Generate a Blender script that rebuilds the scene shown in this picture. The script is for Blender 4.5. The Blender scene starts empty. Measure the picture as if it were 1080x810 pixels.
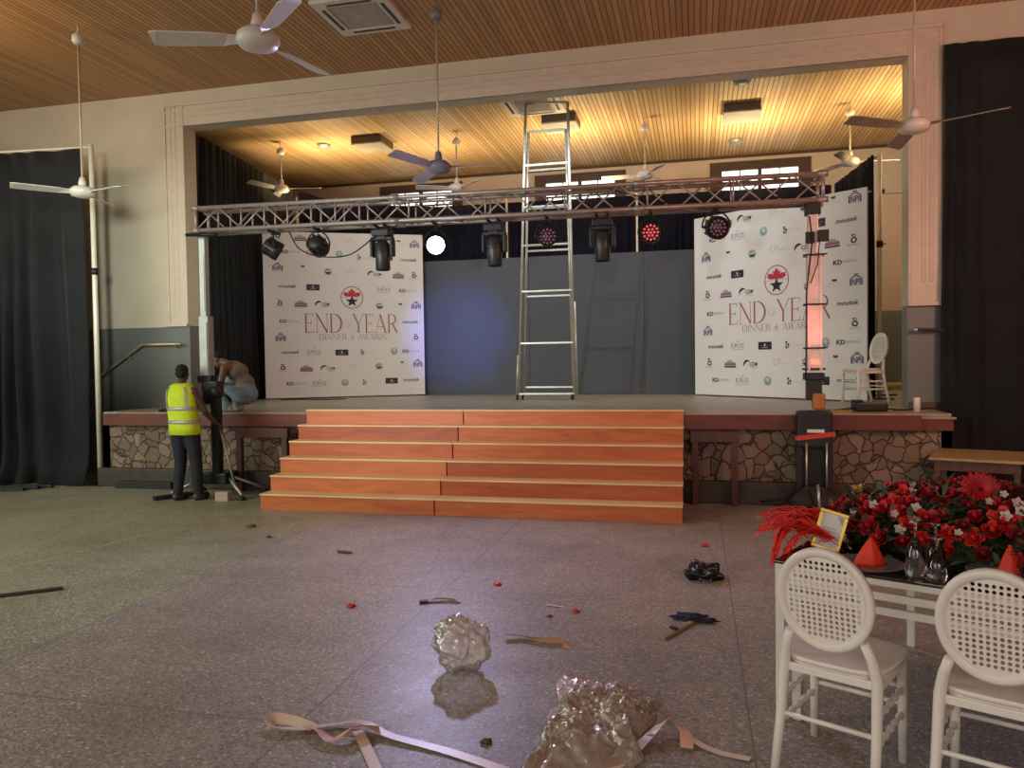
import bpy, bmesh, math, random
from mathutils import Vector, Matrix, Euler
from math import sin, cos, pi, radians, sqrt
R = random.Random(7)
SC = bpy.context.scene
COL = SC.collection
V = Vector

# ------------------------------------------------------------------ camera
TH, PT, RO, F, H = radians(13.5), radians(-1.65), .014, 811.0, 1.62
a0 = V((-sin(TH), cos(TH), 0)); r0 = V((cos(TH), sin(TH), 0)); zz = V((0, 0, 1))
fa = a0*cos(PT) + zz*sin(PT); fu = r0.cross(fa)
fr = r0*cos(RO) - fu*sin(RO); fup = fu*cos(RO) + r0*sin(RO)
cam = bpy.data.objects.new('camera', bpy.data.cameras.new('camera')); COL.objects.link(cam)
M = Matrix((fr, fup, -fa)).transposed().to_4x4(); M.translation = V((0, 0, H))
cam.matrix_world = M
cam.data.sensor_width = 36; cam.data.lens = F/1080*36; cam.data.clip_start = .05; cam.data.clip_end = 200
SC.camera = cam
SC.view_settings.view_transform = 'Standard'; SC.view_settings.look = 'None'
SC.view_settings.gamma = 1; SC.view_settings.exposure = 0; SC.view_settings.use_curve_mapping = False
try: SC.cycles.use_denoising = True
except Exception: pass
SC.cycles.max_bounces = 8; SC.cycles.transparent_max_bounces = 16
SC.cycles.sample_clamp_indirect = 4

# ------------------------------------------------------------------ world and lights
W = bpy.data.worlds.new('hall_ambience'); SC.world = W; W.use_nodes = True
bg = W.node_tree.nodes['Background']; bg.inputs[0].default_value = (1.0, .85, .72, 1); bg.inputs[1].default_value = .34

def look(o, d): o.rotation_euler = V(d).to_track_quat('-Z', 'Y').to_euler()
def area(name, loc, d, sx, sy, e, col, spread=180):
    l = bpy.data.lights.new(name, 'AREA'); l.shape = 'RECTANGLE'; l.size = sx; l.size_y = sy; l.energy = e; l.color = col
    l.spread = radians(spread)
    o = bpy.data.objects.new(name, l); COL.objects.link(o); o.location = loc; look(o, d); return o
def spot(name, loc, d, e, col, ang=60, blend=.5, size=.05):
    l = bpy.data.lights.new(name, 'SPOT'); l.energy = e; l.color = col; l.spot_size = radians(ang); l.spot_blend = blend; l.shadow_soft_size = size
    o = bpy.data.objects.new(name, l); COL.objects.link(o); o.location = loc; look(o, d); return o
area('daylight_left', (-11.8, 2.0, 2.8), (1, .45, -.18), 4, 2.4, 170, (.86, 1.0, .86))
spot('window_daylight', (-3.0, 1.2, 3.0), (-5.4, 8.5, .1), 2300, (.88, 1.0, .84), 25, 1, .4)  # added fill spot inside the hall, standing in for daylight from the left windows
area('hall_lamp_behind', (1.6, -1.8, 2.0), (-.1, 1, -.12), 1.6, 1.0, 50, (1, .75, .65))  # added fill from behind the camera to brighten chair backs and steps, no fixture
area('right_wing_lamp', (3.7, 13.2, 5.2), (-.1, .5, -1), .8, .8, 34, (1, .84, .62))  # added fill under the wing ceiling to lift the back wall, no fixture there
area('floor_daylight', (-9.5, 1.0, 4.6), (.45, .8, -1), 3, 2, 150, (.88, 1.0, .80), 120)
area('daylight_behind', (-5.5, -4.5, 3.2), (.15, 1, -.12), 7, 2.4, 150, (1, .90, .84))
area('hall_lamp_left', (-8.5, 6.3, 4.9), (.05, .9, .2), 2, .4, 26, (1, .70, .42))
area('hall_lamp_right', (4.2, 4.6, 3.4), (-.35, 1, .05), 1.2, 1.2, 110, (1, .50, .34))
spot('door_daylight', (-6.2, 1.5, 2.3), (4.5, 11.9, .1), 760, (.92, .96, 1.0), 38, .7, .10)
for i, (x, y, e) in enumerate(((-6.6, 13.0, 60), (-4.5, 13.6, 34), (-2.0, 13.2, 60), (.9, 13.6, 65), (3.2, 12.6, 55))):
    area('stage_uplight.%03d' % i, (x, y, 4.35), (0, .12, 1), 1.0, .35, e*.95, (1, .74, .38), 150)
area('stage_wash', (-2.4, 10.8, 4.9), (0, .7, -.9), 6, .5, 52, (.86, .95, 1), 150)

# ------------------------------------------------------------------ materials
MATS = {}
def ramp(nt, stops):
    n = nt.nodes.new('ShaderNodeValToRGB'); cr = n.color_ramp
    while len(cr.elements) < len(stops): cr.elements.new(.5)
    for e, (p, c) in zip(cr.elements, stops): e.position = p; e.color = (*c, 1)
    return n
def mat(name, col, rough=.6, metal=0, var=.12, scale=9, bump=0, bscale=60, emit=None, es=0, spec=None, trans=0, sheen=0, alpha=1):
    if name in MATS: return MATS[name]
    m = bpy.data.materials.new(name); m.use_nodes = True; nt = m.node_tree; b = nt.nodes['Principled BSDF']
    b.inputs['Roughness'].default_value = rough; b.inputs['Metallic'].default_value = metal
    if spec is not None: b.inputs['Specular IOR Level'].default_value = spec
    if trans: b.inputs['Transmission Weight'].default_value = trans
    if alpha < 1: b.inputs['Alpha'].default_value = alpha
    if sheen: b.inputs['Sheen Weight'].default_value = sheen
    tc = nt.nodes.new('ShaderNodeTexCoord'); nz = nt.nodes.new('ShaderNodeTexNoise'); nz.inputs['Scale'].default_value = scale
    nz.inputs['Detail'].default_value = 4
    nt.links.new(tc.outputs['Object'], nz.inputs['Vector'])
    rp = ramp(nt, [(.3, tuple(c*(1-var) for c in col)), (.7, tuple(min(1, c*(1+var)) for c in col))])
    nt.links.new(nz.outputs['Fac'], rp.inputs['Fac']); nt.links.new(rp.outputs['Color'], b.inputs['Base Color'])
    if bump:
        n2 = nt.nodes.new('ShaderNodeTexNoise'); n2.inputs['Scale'].default_value = bscale
        nt.links.new(tc.outputs['Object'], n2.inputs['Vector'])
        bp = nt.nodes.new('ShaderNodeBump'); bp.inputs['Strength'].default_value = bump; bp.inputs['Distance'].default_value = .02
        nt.links.new(n2.outputs['Fac'], bp.inputs['Height']); nt.links.new(bp.outputs['Normal'], b.inputs['Normal'])
    if emit:
        b.inputs['Emission Color'].default_value = (*emit, 1); b.inputs['Emission Strength'].default_value = es
    MATS[name] = m; return m

def m_slats(name, c1, c2, gap=.07):
    m = bpy.data.materials.new(name); m.use_nodes = True; nt = m.node_tree; b = nt.nodes['Principled BSDF']; N = nt.nodes.new; L = nt.links.new
    g = N('ShaderNodeNewGeometry'); s = N('ShaderNodeSeparateXYZ'); L(g.outputs['Position'], s.inputs[0])
    d = N('ShaderNodeMath'); d.operation = 'DIVIDE'; d.inputs[1].default_value = gap; L(s.outputs['X'], d.inputs[0])
    fr_ = N('ShaderNodeMath'); fr_.operation = 'FRACT'; L(d.outputs[0], fr_.inputs[0])
    fl = N('ShaderNodeMath'); fl.operation = 'FLOOR'; L(d.outputs[0], fl.inputs[0])
    wn = N('ShaderNodeTexWhiteNoise'); wn.noise_dimensions = '1D'; L(fl.outputs[0], wn.inputs['W'])
    mp = N('ShaderNodeMapping'); mp.inputs['Scale'].default_value = (14, 1.2, 1); L(g.outputs['Position'], mp.inputs[0])
    nz = N('ShaderNodeTexNoise'); nz.inputs['Scale'].default_value = 1.5; nz.inputs['Detail'].default_value = 5; L(mp.outputs[0], nz.inputs['Vector'])
    ad = N('ShaderNodeMath'); ad.operation = 'ADD'; L(wn.outputs['Value'], ad.inputs[0]); L(nz.outputs['Fac'], ad.inputs[1])
    hf = N('ShaderNodeMath'); hf.operation = 'MULTIPLY'; hf.inputs[1].default_value = .5; L(ad.outputs[0], hf.inputs[0])
    rp = ramp(nt, [(.15, c1), (.85, c2)]); L(hf.outputs[0], rp.inputs[0])
    gp = ramp(nt, [(0, (.30,)*3), (.12, (.34,)*3), (.22, (1,)*3), (.92, (1,)*3), (1, (.5,)*3)]); L(fr_.outputs[0], gp.inputs[0])
    mx = N('ShaderNodeMix'); mx.data_type = 'RGBA'; mx.blend_type = 'MULTIPLY'; mx.inputs[0].default_value = 1
    L(rp.outputs[0], mx.inputs[6]); L(gp.outputs[0], mx.inputs[7]); L(mx.outputs[2], b.inputs['Base Color'])
    bp = N('ShaderNodeBump'); bp.inputs['Strength'].default_value = .6; bp.inputs['Distance'].default_value = .012; L(gp.outputs[0], bp.inputs['Height']); L(bp.outputs[0], b.inputs['Normal'])
    b.inputs['Roughness'].default_value = .5
    return m

def m_wall(name, up, lo, zt):
    m = bpy.data.materials.new(name); m.use_nodes = True; nt = m.node_tree; b = nt.nodes['Principled BSDF']; N = nt.nodes.new; L = nt.links.new
    g = N('ShaderNodeNewGeometry'); s = N('ShaderNodeSeparateXYZ'); L(g.outputs['Position'], s.inputs[0])
    c = N('ShaderNodeMath'); c.operation = 'GREATER_THAN'; c.inputs[1].default_value = zt; L(s.outputs['Z'], c.inputs[0])
    nz = N('ShaderNodeTexNoise'); nz.inputs['Scale'].default_value = 1.3; nz.inputs['Detail'].default_value = 6; L(g.outputs['Position'], nz.inputs['Vector'])
    mx = N('ShaderNodeMix'); mx.data_type = 'RGBA'; L(c.outputs[0], mx.inputs[0]); mx.inputs[6].default_value = (*lo, 1); mx.inputs[7].default_value = (*up, 1)
    rp = ramp(nt, [(.3, (.88,)*3), (.65, (1,)*3)]); L(nz.outputs['Fac'], rp.inputs[0])
    m2 = N('ShaderNodeMix'); m2.data_type = 'RGBA'; m2.blend_type = 'MULTIPLY'; m2.inputs[0].default_value = 1; L(mx.outputs[2], m2.inputs[6]); L(rp.outputs[0], m2.inputs[7])
    L(m2.outputs[2], b.inputs['Base Color']); b.inputs['Roughness'].default_value = .45
    return m

def m_floor():
    m = bpy.data.materials.new('terrazzo_floor'); m.use_nodes = True; nt = m.node_tree; b = nt.nodes['Principled BSDF']; N = nt.nodes.new; L = nt.links.new
    g = N('ShaderNodeNewGeometry'); s = N('ShaderNodeSeparateXYZ'); L(g.outputs['Position'], s.inputs[0])
    def line(axis, off, step, w=.009):
        a = N('ShaderNodeMath'); a.operation = 'ADD'; a.inputs[1].default_value = off; L(s.outputs[axis], a.inputs[0])
        d = N('ShaderNodeMath'); d.operation = 'PINGPONG'; d.inputs[1].default_value = step/2; L(a.outputs[0], d.inputs[0])
        c = N('ShaderNodeMath'); c.operation = 'LESS_THAN'; c.inputs[1].default_value = w/2; L(d.outputs[0], c.inputs[0]); return c
    l1 = line('X', -.22+1.98*20, 1.98); l2 = line('Y', -5.2+20*2.1, 2.1)
    mxl = N('ShaderNodeMath'); mxl.operation = 'MAXIMUM'; L(l1.outputs[0], mxl.inputs[0]); L(l2.outputs[0], mxl.inputs[1])
    vo = N('ShaderNodeTexVoronoi'); vo.inputs['Scale'].default_value = 95; L(g.outputs['Position'], vo.inputs['Vector'])
    sp = N('ShaderNodeSeparateColor'); L(vo.outputs['Color'], sp.inputs[0])
    rp = ramp(nt, [(0, (.20, .175, .158)), (.35, (.30, .262, .235)), (.7, (.38, .335, .30)), (.93, (.43, .38, .34)), (1, (.68, .64, .58))]); L(sp.outputs[0], rp.inputs[0])
    nz = N('ShaderNodeTexNoise'); nz.inputs['Scale'].default_value = .7; nz.inputs['Detail'].default_value = 8; nz.inputs['Roughness'].default_value = .65; L(g.outputs['Position'], nz.inputs['Vector'])
    r2 = ramp(nt, [(.3, (.62, .60, .58)), (.5, (.9,)*3), (.7, (1.15, 1.12, 1.08))]); L(nz.outputs['Fac'], r2.inputs[0])
    m1 = N('ShaderNodeMix'); m1.data_type = 'RGBA'; m1.blend_type = 'MULTIPLY'; m1.inputs[0].default_value = 1; L(rp.outputs[0], m1.inputs[6]); L(r2.outputs[0], m1.inputs[7])
    # left bay of terrazzo is a greener mix
    lt = N('ShaderNodeMath'); lt.operation = 'LESS_THAN'; lt.inputs[1].default_value = -3.74; L(s.outputs['X'], lt.inputs[0])
    m3 = N('ShaderNodeMix'); m3.data_type = 'RGBA'; m3.blend_type = 'MULTIPLY'; L(lt.outputs[0], m3.inputs[0]); L(m1.outputs[2], m3.inputs[6]); m3.inputs[7].default_value = (.98, 1.06, .88, 1)
    m2 = N('ShaderNodeMix'); m2.data_type = 'RGBA'; L(mxl.outputs[0], m2.inputs[0]); L(m3.outputs[2], m2.inputs[6]); m2.inputs[7].default_value = (.17, .15, .135, 1)
    L(m2.outputs[2], b.inputs['Base Color'])
    r3 = ramp(nt, [(.3, (.52,)*3), (.7, (.36,)*3)]); L(nz.outputs['Fac'], r3.inputs[0]); L(r3.outputs[0], b.inputs['Roughness'])
    n3 = N('ShaderNodeTexNoise'); n3.inputs['Scale'].default_value = 30; n3.inputs['Detail'].default_value = 5; L(g.outputs['Position'], n3.inputs['Vector'])
    bp = N('ShaderNodeBump'); bp.inputs['Strength'].default_value = .12; bp.inputs['Distance'].default_value = .01; L(n3.outputs['Fac'], bp.inputs['Height']); L(bp.outputs[0], b.inputs['Normal'])
    return m

def m_stone():
    m = bpy.data.materials.new('crazy_stone'); m.use_nodes = True; nt = m.node_tree; b = nt.nodes['Principled BSDF']; N = nt.nodes.new; L = nt.links.new
    g = N('ShaderNodeNewGeometry'); nz = N('ShaderNodeTexNoise'); nz.inputs['Scale'].default_value = 5; L(g.outputs['Position'], nz.inputs['Vector'])
    ad = N('ShaderNodeMix'); ad.data_type = 'RGBA'; ad.blend_type = 'LINEAR_LIGHT'; ad.inputs[0].default_value = .10; L(g.outputs['Position'], ad.inputs[6]); L(nz.outputs['Color'], ad.inputs[7])
    v1 = N('ShaderNodeTexVoronoi'); v1.feature = 'DISTANCE_TO_EDGE'; v1.inputs['Scale'].default_value = 6.5; L(ad.outputs[2], v1.inputs['Vector'])
    v2 = N('ShaderNodeTexVoronoi'); v2.inputs['Scale'].default_value = 6.5; L(ad.outputs[2], v2.inputs['Vector'])
    sp = N('ShaderNodeSeparateColor'); L(v2.outputs['Color'], sp.inputs[0])
    rp = ramp(nt, [(0, (.13, .080, .055)), (.5, (.20, .13, .09)), (1, (.27, .19, .14))]); L(sp.outputs[0], rp.inputs[0])
    ed = ramp(nt, [(0, (.32,)*3), (.018, (.45,)*3), (.06, (1,)*3)]); L(v1.outputs['Distance'], ed.inputs[0])
    mx = N('ShaderNodeMix'); mx.data_type = 'RGBA'; mx.blend_type = 'MULTIPLY'; mx.inputs[0].default_value = 1; L(rp.outputs[0], mx.inputs[6]); L(ed.outputs[0], mx.inputs[7]); L(mx.outputs[2], b.inputs['Base Color'])
    bp = N('ShaderNodeBump'); bp.inputs['Strength'].default_value = .7; bp.inputs['Distance'].default_value = .03; L(ed.outputs[0], bp.inputs['Height']); L(bp.outputs[0], b.inputs['Normal'])
    b.inputs['Roughness'].default_value = .5
    return m

def m_wood(name, c1, c2, sc=(1.2, 14, 14), rough=.45, knots=True):
    m = bpy.data.materials.new(name); m.use_nodes = True; nt = m.node_tree; b = nt.nodes['Principled BSDF']; N = nt.nodes.new; L = nt.links.new
    g = N('ShaderNodeNewGeometry'); mp = N('ShaderNodeMapping'); mp.inputs['Scale'].default_value = sc; L(g.outputs['Position'], mp.inputs[0])
    nz = N('ShaderNodeTexNoise'); nz.inputs['Scale'].default_value = 1.1; nz.inputs['Detail'].default_value = 6; nz.inputs['Distortion'].default_value = 1.6; L(mp.outputs[0], nz.inputs['Vector'])
    rp = ramp(nt, [(.28, c1), (.62, c2)]); L(nz.outputs['Fac'], rp.inputs[0]); L(rp.outputs[0], b.inputs['Base Color'])
    b.inputs['Roughness'].default_value = rough; return m

def m_plastic_film():
    m = bpy.data.materials.new('clear_plastic_film'); m.use_nodes = True; nt = m.node_tree; N = nt.nodes.new; L = nt.links.new
    out = nt.nodes['Material Output']; nt.nodes.remove(nt.nodes['Principled BSDF'])
    tr = N('ShaderNodeBsdfTransparent'); tr.inputs[0].default_value = (.97, .93, .88, 1)
    gl = N('ShaderNodeBsdfGlossy'); gl.inputs['Roughness'].default_value = .12; gl.inputs['Color'].default_value = (.9, .88, .86, 1)
    df = N('ShaderNodeBsdfTranslucent'); df.inputs[0].default_value = (.90, .85, .78, 1)
    d2 = N('ShaderNodeBsdfDiffuse'); d2.inputs[0].default_value = (.88, .82, .76, 1)
    fz = N('ShaderNodeLayerWeight'); fz.inputs[0].default_value = .62
    tc = N('ShaderNodeTexCoord'); nz = N('ShaderNodeTexNoise'); nz.inputs['Scale'].default_value = 26; nz.inputs['Detail'].default_value = 4; nz.inputs['Distortion'].default_value = 1; L(tc.outputs['Object'], nz.inputs['Vector'])
    bp = N('ShaderNodeBump'); bp.inputs['Strength'].default_value = .7; bp.inputs['Distance'].default_value = .02; L(nz.outputs['Fac'], bp.inputs['Height']); L(bp.outputs[0], gl.inputs['Normal'])
    ad = N('ShaderNodeMixShader'); ad.inputs[0].default_value = .5; L(df.outputs[0], ad.inputs[1]); L(d2.outputs[0], ad.inputs[2])
    a = N('ShaderNodeMixShader'); a.inputs[0].default_value = .40; L(tr.outputs[0], a.inputs[1]); L(ad.outputs[0], a.inputs[2])
    c = N('ShaderNodeMixShader'); L(fz.outputs['Facing'], c.inputs[0]); L(a.outputs[0], c.inputs[1]); L(gl.outputs[0], c.inputs[2])
    L(c.outputs[0], out.inputs[0]); return m

cloth = mat('black_drape_cloth', (.010, .0112, .0145), .8, var=.3, scale=3, sheen=.05, spec=.3, bump=.2, bscale=90)
cloth_d = mat('black_backdrop_cloth', (.007, .008, .018), .85, var=.3, scale=3, spec=.15)
alu = mat('aluminium', (.62, .58, .54), .38, .75, .1, 20)
alu_d = mat('worn_aluminium', (.50, .50, .47), .45, .6, .15, 20)
steel = mat('grey_painted_steel', (.30, .31, .29), .4, .3, .1)
blk = mat('black_metal', (.018, .018, .020), .45, .2, .2)
blkp = mat('black_rubber', (.012, .012, .013), .7, 0, .2)
white = mat('white_paint', (.78, .75, .70), .35, 0, .04)
fanw = mat('fan_white', (.62, .57, .52), .35, 0, .05)
fand = mat('fan_dusty_brown', (.26, .20, .16), .5, 0, .1)
chairw = mat('white_resin', (.82, .78, .72), .32, 0, .03)
brownw = mat('dark_window_wood', (.060, .028, .018), .5, 0, .2)
glow = mat('daylight_glass', (.8, .8, .8), .3, emit=(1, .97, .88), es=2.2)
pipew = mat('white_pipe', (.75, .72, .62), .4, .1, .05)

# ------------------------------------------------------------------ geometry helpers
def nb(): return bmesh.new()
def box(bm, c, s, rz=0, bev=0, mi=0, rot=None):
    g = bmesh.ops.create_cube(bm, size=1)['verts']
    m = Matrix.Translation(V(c)) @ (rot.to_matrix().to_4x4() if rot else Matrix.Rotation(rz, 4, 'Z')) @ Matrix.Diagonal((*s, 1))
    bmesh.ops.transform(bm, matrix=m, verts=g)
    fs = {f for v in g for f in v.link_faces}
    for f in fs: f.material_index = mi
    if bev:
        es = list({e for v in g for e in v.link_edges})
        bmesh.ops.bevel(bm, geom=es, offset=bev, segments=2, affect='EDGES', profile=.6)
def bx(bm, x0, x1, y0, y1, z0, z1, bev=0, mi=0): box(bm, ((x0+x1)/2, (y0+y1)/2, (z0+z1)/2), (abs(x1-x0), abs(y1-y0), abs(z1-z0)), 0, bev, mi)
def ring(bm, c, u, v, ru, rv, n):
    return [bm.verts.new(V(c)+u*cos(2*pi*i/n)*ru+v*sin(2*pi*i/n)*rv) for i in range(n)]
def frame_of(d):
    d = d.normalized(); r = V((0, 0, 1)) if abs(d.z) < .9 else V((1, 0, 0))
    u = d.cross(r).normalized(); return u, u.cross(d).normalized()
def bridge(bm, a, b, mi=0, smooth=True):
    n = len(a)
    for i in range(n):
        f = bm.faces.new((a[i], a[(i+1) % n], b[(i+1) % n], b[i])); f.smooth = smooth; f.material_index = mi
def tube(bm, pts, r, n=8, mi=0, caps=True):
    pts = [V(p) for p in pts]; rs = r if isinstance(r, (list, tuple)) else [r]*len(pts)
    prev = None; u = None
    for i, p in enumerate(pts):
        d = (pts[min(i+1, len(pts)-1)]-pts[max(i-1, 0)])
        if d.length < 1e-9: d = V((0, 0, 1))
        d.normalize()
        if u is None: u, v = frame_of(d)
        else:
            u = (u-d*u.dot(d)); u = u.normalized() if u.length > 1e-6 else frame_of(d)[0]; v = u.cross(d)
        rg = ring(bm, p, u, v, rs[i], rs[i], n)
        if prev: bridge(bm, prev, rg, mi)
        elif caps: f = bm.faces.new(rg); f.material_index = mi
        prev = rg
    if caps: f = bm.faces.new(prev[::-1]); f.material_index = mi
def lathe(bm, prof, c=(0, 0, 0), n=24, axis='Z', mi=0, M4=None):
    prev = None; vs = []
    for (r, z) in prof:
        if r < 1e-5: rg = [bm.verts.new((0, 0, z))]
        else: rg = [bm.verts.new((r*cos(2*pi*i/n), r*sin(2*pi*i/n), z)) for i in range(n)]
        vs += rg
        if prev:
            if len(prev) == 1 and len(rg) > 1:
                for i in range(n): f = bm.faces.new((prev[0], rg[(i+1) % n], rg[i])); f.smooth = True; f.material_index = mi
            elif len(rg) == 1 and len(prev) > 1:
                for i in range(n): f = bm.faces.new((prev[i], prev[(i+1) % n], rg[0])); f.smooth = True; f.material_index = mi
            elif len(rg) > 1: bridge(bm, prev, rg, mi)
        prev = rg
    m = M4 if M4 is not None else Matrix.Identity(4)
    bmesh.ops.transform(bm, matrix=Matrix.Translation(V(c)) @ m, verts=vs)
def along(d):   # matrix turning +Z to d
    return V(d).to_track_quat('Z', 'Y').to_matrix().to_4x4()
def ell(bm, c, s, rot=None, seg=14, mi=0):
    g = bmesh.ops.create_uvsphere(bm, u_segments=seg, v_segments=max(6, seg//2+2), radius=1)['verts']
    m = Matrix.Translation(V(c)) @ (rot if rot is not None else Matrix.Identity(4)) @ Matrix.Diagonal((*s, 1))
    bmesh.ops.transform(bm, matrix=m, verts=g)
    for f in {f for v in g for f in v.link_faces}: f.smooth = True; f.material_index = mi
def poly(bm, pts, thick=0, d=None, mi=0):
    vs = [bm.verts.new(p) for p in pts]; f = bm.faces.new(vs); f.material_index = mi
    if thick:
        r = bmesh.ops.extrude_face_region(bm, geom=[f]); vv = [e for e in r['geom'] if isinstance(e, bmesh.types.BMVert)]
        bmesh.ops.translate(bm, vec=V(d)*thick, verts=vv)

def obj(name, bm, m, parent=None, world=True, recalc=True):
    me = bpy.data.meshes.new(name)
    if parent is not None and world and parent_root(parent) is not None:
        bm.transform(Matrix.Translation(-V(parent_root(parent).location)))
    if recalc: bmesh.ops.recalc_face_normals(bm, faces=bm.faces)
    bm.to_mesh(me); bm.free()
    for x in (m if isinstance(m, (list, tuple)) else [m]): me.materials.append(x)
    o = bpy.data.objects.new(name, me); COL.objects.link(o)
    if parent is not None: o.parent = parent
    return o
def parent_root(p):
    while p is not None and p.parent is not None: p = p.parent
    return p
def thing(name, label, cat, loc=(0, 0, 0), rz=0, group=None):
    o = bpy.data.objects.new(name, None); COL.objects.link(o); o.location = loc; o.rotation_euler = (0, 0, rz)
    o.empty_display_size = .1; o['label'] = label; o['category'] = cat
    if group: o['group'] = group
    return o
def tag(o, label, cat, group=None, kind=None):
    o['label'] = label; o['category'] = cat
    if group: o['group'] = group
    if kind: o['kind'] = kind
    return o
def struct(name, bm, m, parent=None):
    o = obj(name, bm, m, parent)
    if parent is None: o['kind'] = 'structure'
    return o
def dup(root, loc, rz, label, group=None):
    r = root.copy(); COL.objects.link(r); r.location = loc; r.rotation_euler = (0, 0, rz); r['label'] = label
    if group: r['group'] = group
    for ch in list(root.children):
        c = ch.copy(); COL.objects.link(c); c.parent = r
        for g in list(ch.children):
            d = g.copy(); COL.objects.link(d); d.parent = c
    return r

# ------------------------------------------------------------------ room shell
YW, YB, ZC, ZS = 9.95, 16.0, 5.64, 1.01
XL, XR, ZO = -7.27, 2.43, 5.13
bm = nb(); bx(bm, -13, 7, -6, 10.1, -.1, 0); struct('floor', bm, m_floor())
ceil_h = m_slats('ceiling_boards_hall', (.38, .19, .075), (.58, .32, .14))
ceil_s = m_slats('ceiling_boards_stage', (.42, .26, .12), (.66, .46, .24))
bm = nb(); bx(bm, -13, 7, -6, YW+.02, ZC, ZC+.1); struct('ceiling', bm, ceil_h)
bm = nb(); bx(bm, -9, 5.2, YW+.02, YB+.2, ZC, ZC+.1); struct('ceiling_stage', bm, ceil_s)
wm = m_wall('painted_wall', (.62, .55, .44), (.17, .18, .18), 2.22)
wmb = m_wall('painted_back_wall', (.60, .46, .34), (.16, .17, .15), 2.50)
bm = nb()
bx(bm, -13, XL, YW, YW+.25, 0, ZC); bx(bm, XR, 7, YW, YW+.25, 0, ZC); bx(bm, XL, XR, YW, YW+.25, ZO, ZC)
struct('wall_front', bm, wm)
bm = nb()
WX = (-5.83, -2.33, 1.24); wz0, wz1 = 4.80, 5.45
segs = [-9]; 
for x in WX: segs += [x-.85, x+.85]
segs.append(5.2)
for i in range(0, len(segs), 2): bx(bm, segs[i], segs[i+1], YB, YB+.2, ZS-.2, ZC)
for x in WX: bx(bm, x-.85, x+.85, YB, YB+.2, ZS-.2, wz0); bx(bm, x-.85, x+.85, YB, YB+.2, wz1, ZC)
struct('wall_back', bm, wmb)
bm = nb(); bx(bm, -13.1, -13, -6, YW, 0, ZC); struct('wall_left', bm, wm)
bm = nb(); bx(bm, 7, 7.1, -6, YW, 0, ZC); struct('wall_right', bm, wm)
bm = nb(); bx(bm, -9.1, -9, YW+.25, YB, ZS-.2, ZC); struct('wall_stage_left', bm, wmb)
bm = nb(); bx(bm, 5.2, 5.3, YW+.25, YB, ZS-.2, ZC); struct('wall_stage_right', bm, wmb)
# tall framed panel on the back wall behind the right wing
bm = nb()
bx(bm, 3.42, 3.50, YB-.04, YB, ZS, 4.8); bx(bm, 4.35, 4.43, YB-.04, YB, ZS, 4.8); bx(bm, 3.42, 4.43, YB-.04, YB, 4.72, 4.8)
struct('trim_1', bm, wmb)
# coving on back wall and dark line
bm = nb(); bx(bm, -9, 5.2, YB-.05, YB, ZC-.045, ZC); struct('trim_2', bm, brownw)

# windows in the back wall
for k, x in enumerate(WX):
    bm = nb()
    X0, X1, Z0, Z1 = x-.95, x+.95, 4.74, 5.52
    bx(bm, X0, x-.72, YB-.03, YB+.06, Z0, Z1); bx(bm, x+.72, X1, YB-.03, YB+.06, Z0, Z1)
    bx(bm, X0, X1, YB-.034, YB+.06, 5.35, Z1); bx(bm, X0, X1, YB-.034, YB+.06, Z0, 4.88)
    bx(bm, x-.035, x+.035, YB-.02, YB+.05, 4.88, 5.35)
    for z in (5.175, 5.055): bx(bm, x-.72, x+.72, YB-.01, YB+.04, z-.018, z+.018)
    for dx in (-.37, .37): bx(bm, x+dx-.010, x+dx+.010, YB, YB+.03, 4.88, 5.35)
    w = struct('window_%d' % (k+1), bm, brownw)
    bm = nb(); bx(bm, x-.73, x+.73, YB+.045, YB+.055, 4.87, 5.36); obj('window_pane', bm, glow, w)

bm = nb(); a_ = V((-5.80, 2.93, 0)); b_ = V((-4.90, 7.82, 0)); box(bm, (a_+b_)/2+V((0, 0, .001)), ((b_-a_).length, .03, .002), math.atan2((b_-a_).y, (b_-a_).x)); struct('trim_7', bm, mat('pale_floor_strip', (.40, .36, .26), .5))
# proscenium moulding
mould = mat('moulding_paint', (.60, .50, .42), .4, 0, .05)
bm = nb()
def fl(bm, x0, x1, z0, z1):
    for j, (a, b, d) in enumerate(((0, .10, .035), (.13, .17, .05), (.20, .24, .05), (.27, 1, .02))): pass
def vstrip(bm, xa, xb, z0, z1, inner):
    w = xb-xa
    bx(bm, xa, xb, YW-.025, YW, z0, z1)
    for f0, f1, d in ((0, .10, .045), (.26, .36, .034), (.50, .60, .034), (.92, 1, .036)):
        a, b = (xa+f0*w, xa+f1*w)
        if inner: a, b = xb-f1*w, xb-f0*w
        bx(bm, a, b, YW-d, YW-.02, z0 + (.25 if .1 < f0 < .6 else 0), z1, .006)
vstrip(bm, -7.60, XL, 2.24, 5.42, False)
vstrip(bm, XR, 2.79, 2.24, 5.42, True)
for z0, z1, d in ((5.13, 5.46, .024), (5.42, 5.47, .055), (5.33, 5.36, .04), (5.25, 5.27, .04), (5.13, 5.16, .04)):
    bx(bm, -7.60, 2.79, YW-d, YW-.001, z0, z1, .004)
bx(bm, -7.62, XL+.0, YW-.07, YW-.02, 2.21, 2.25); bx(bm, XR, 2.81, YW-.07, YW-.02, 2.21, 2.25)
struct('trim_3', bm, mould)
bm = nb(); bx(bm, -13, -7.6, YW-.02, YW, 2.205, 2.235); bx(bm, 2.80, 7, YW-.02, YW, 2.205, 2.235); struct('trim_4', bm, mould)
bm = nb(); bx(bm, 2.45, 2.95, YW-.03, YW, ZS, ZS+.07); struct('baseboard_front', bm, mat('baseboard_brown', (.10, .05, .03), .5))

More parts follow.
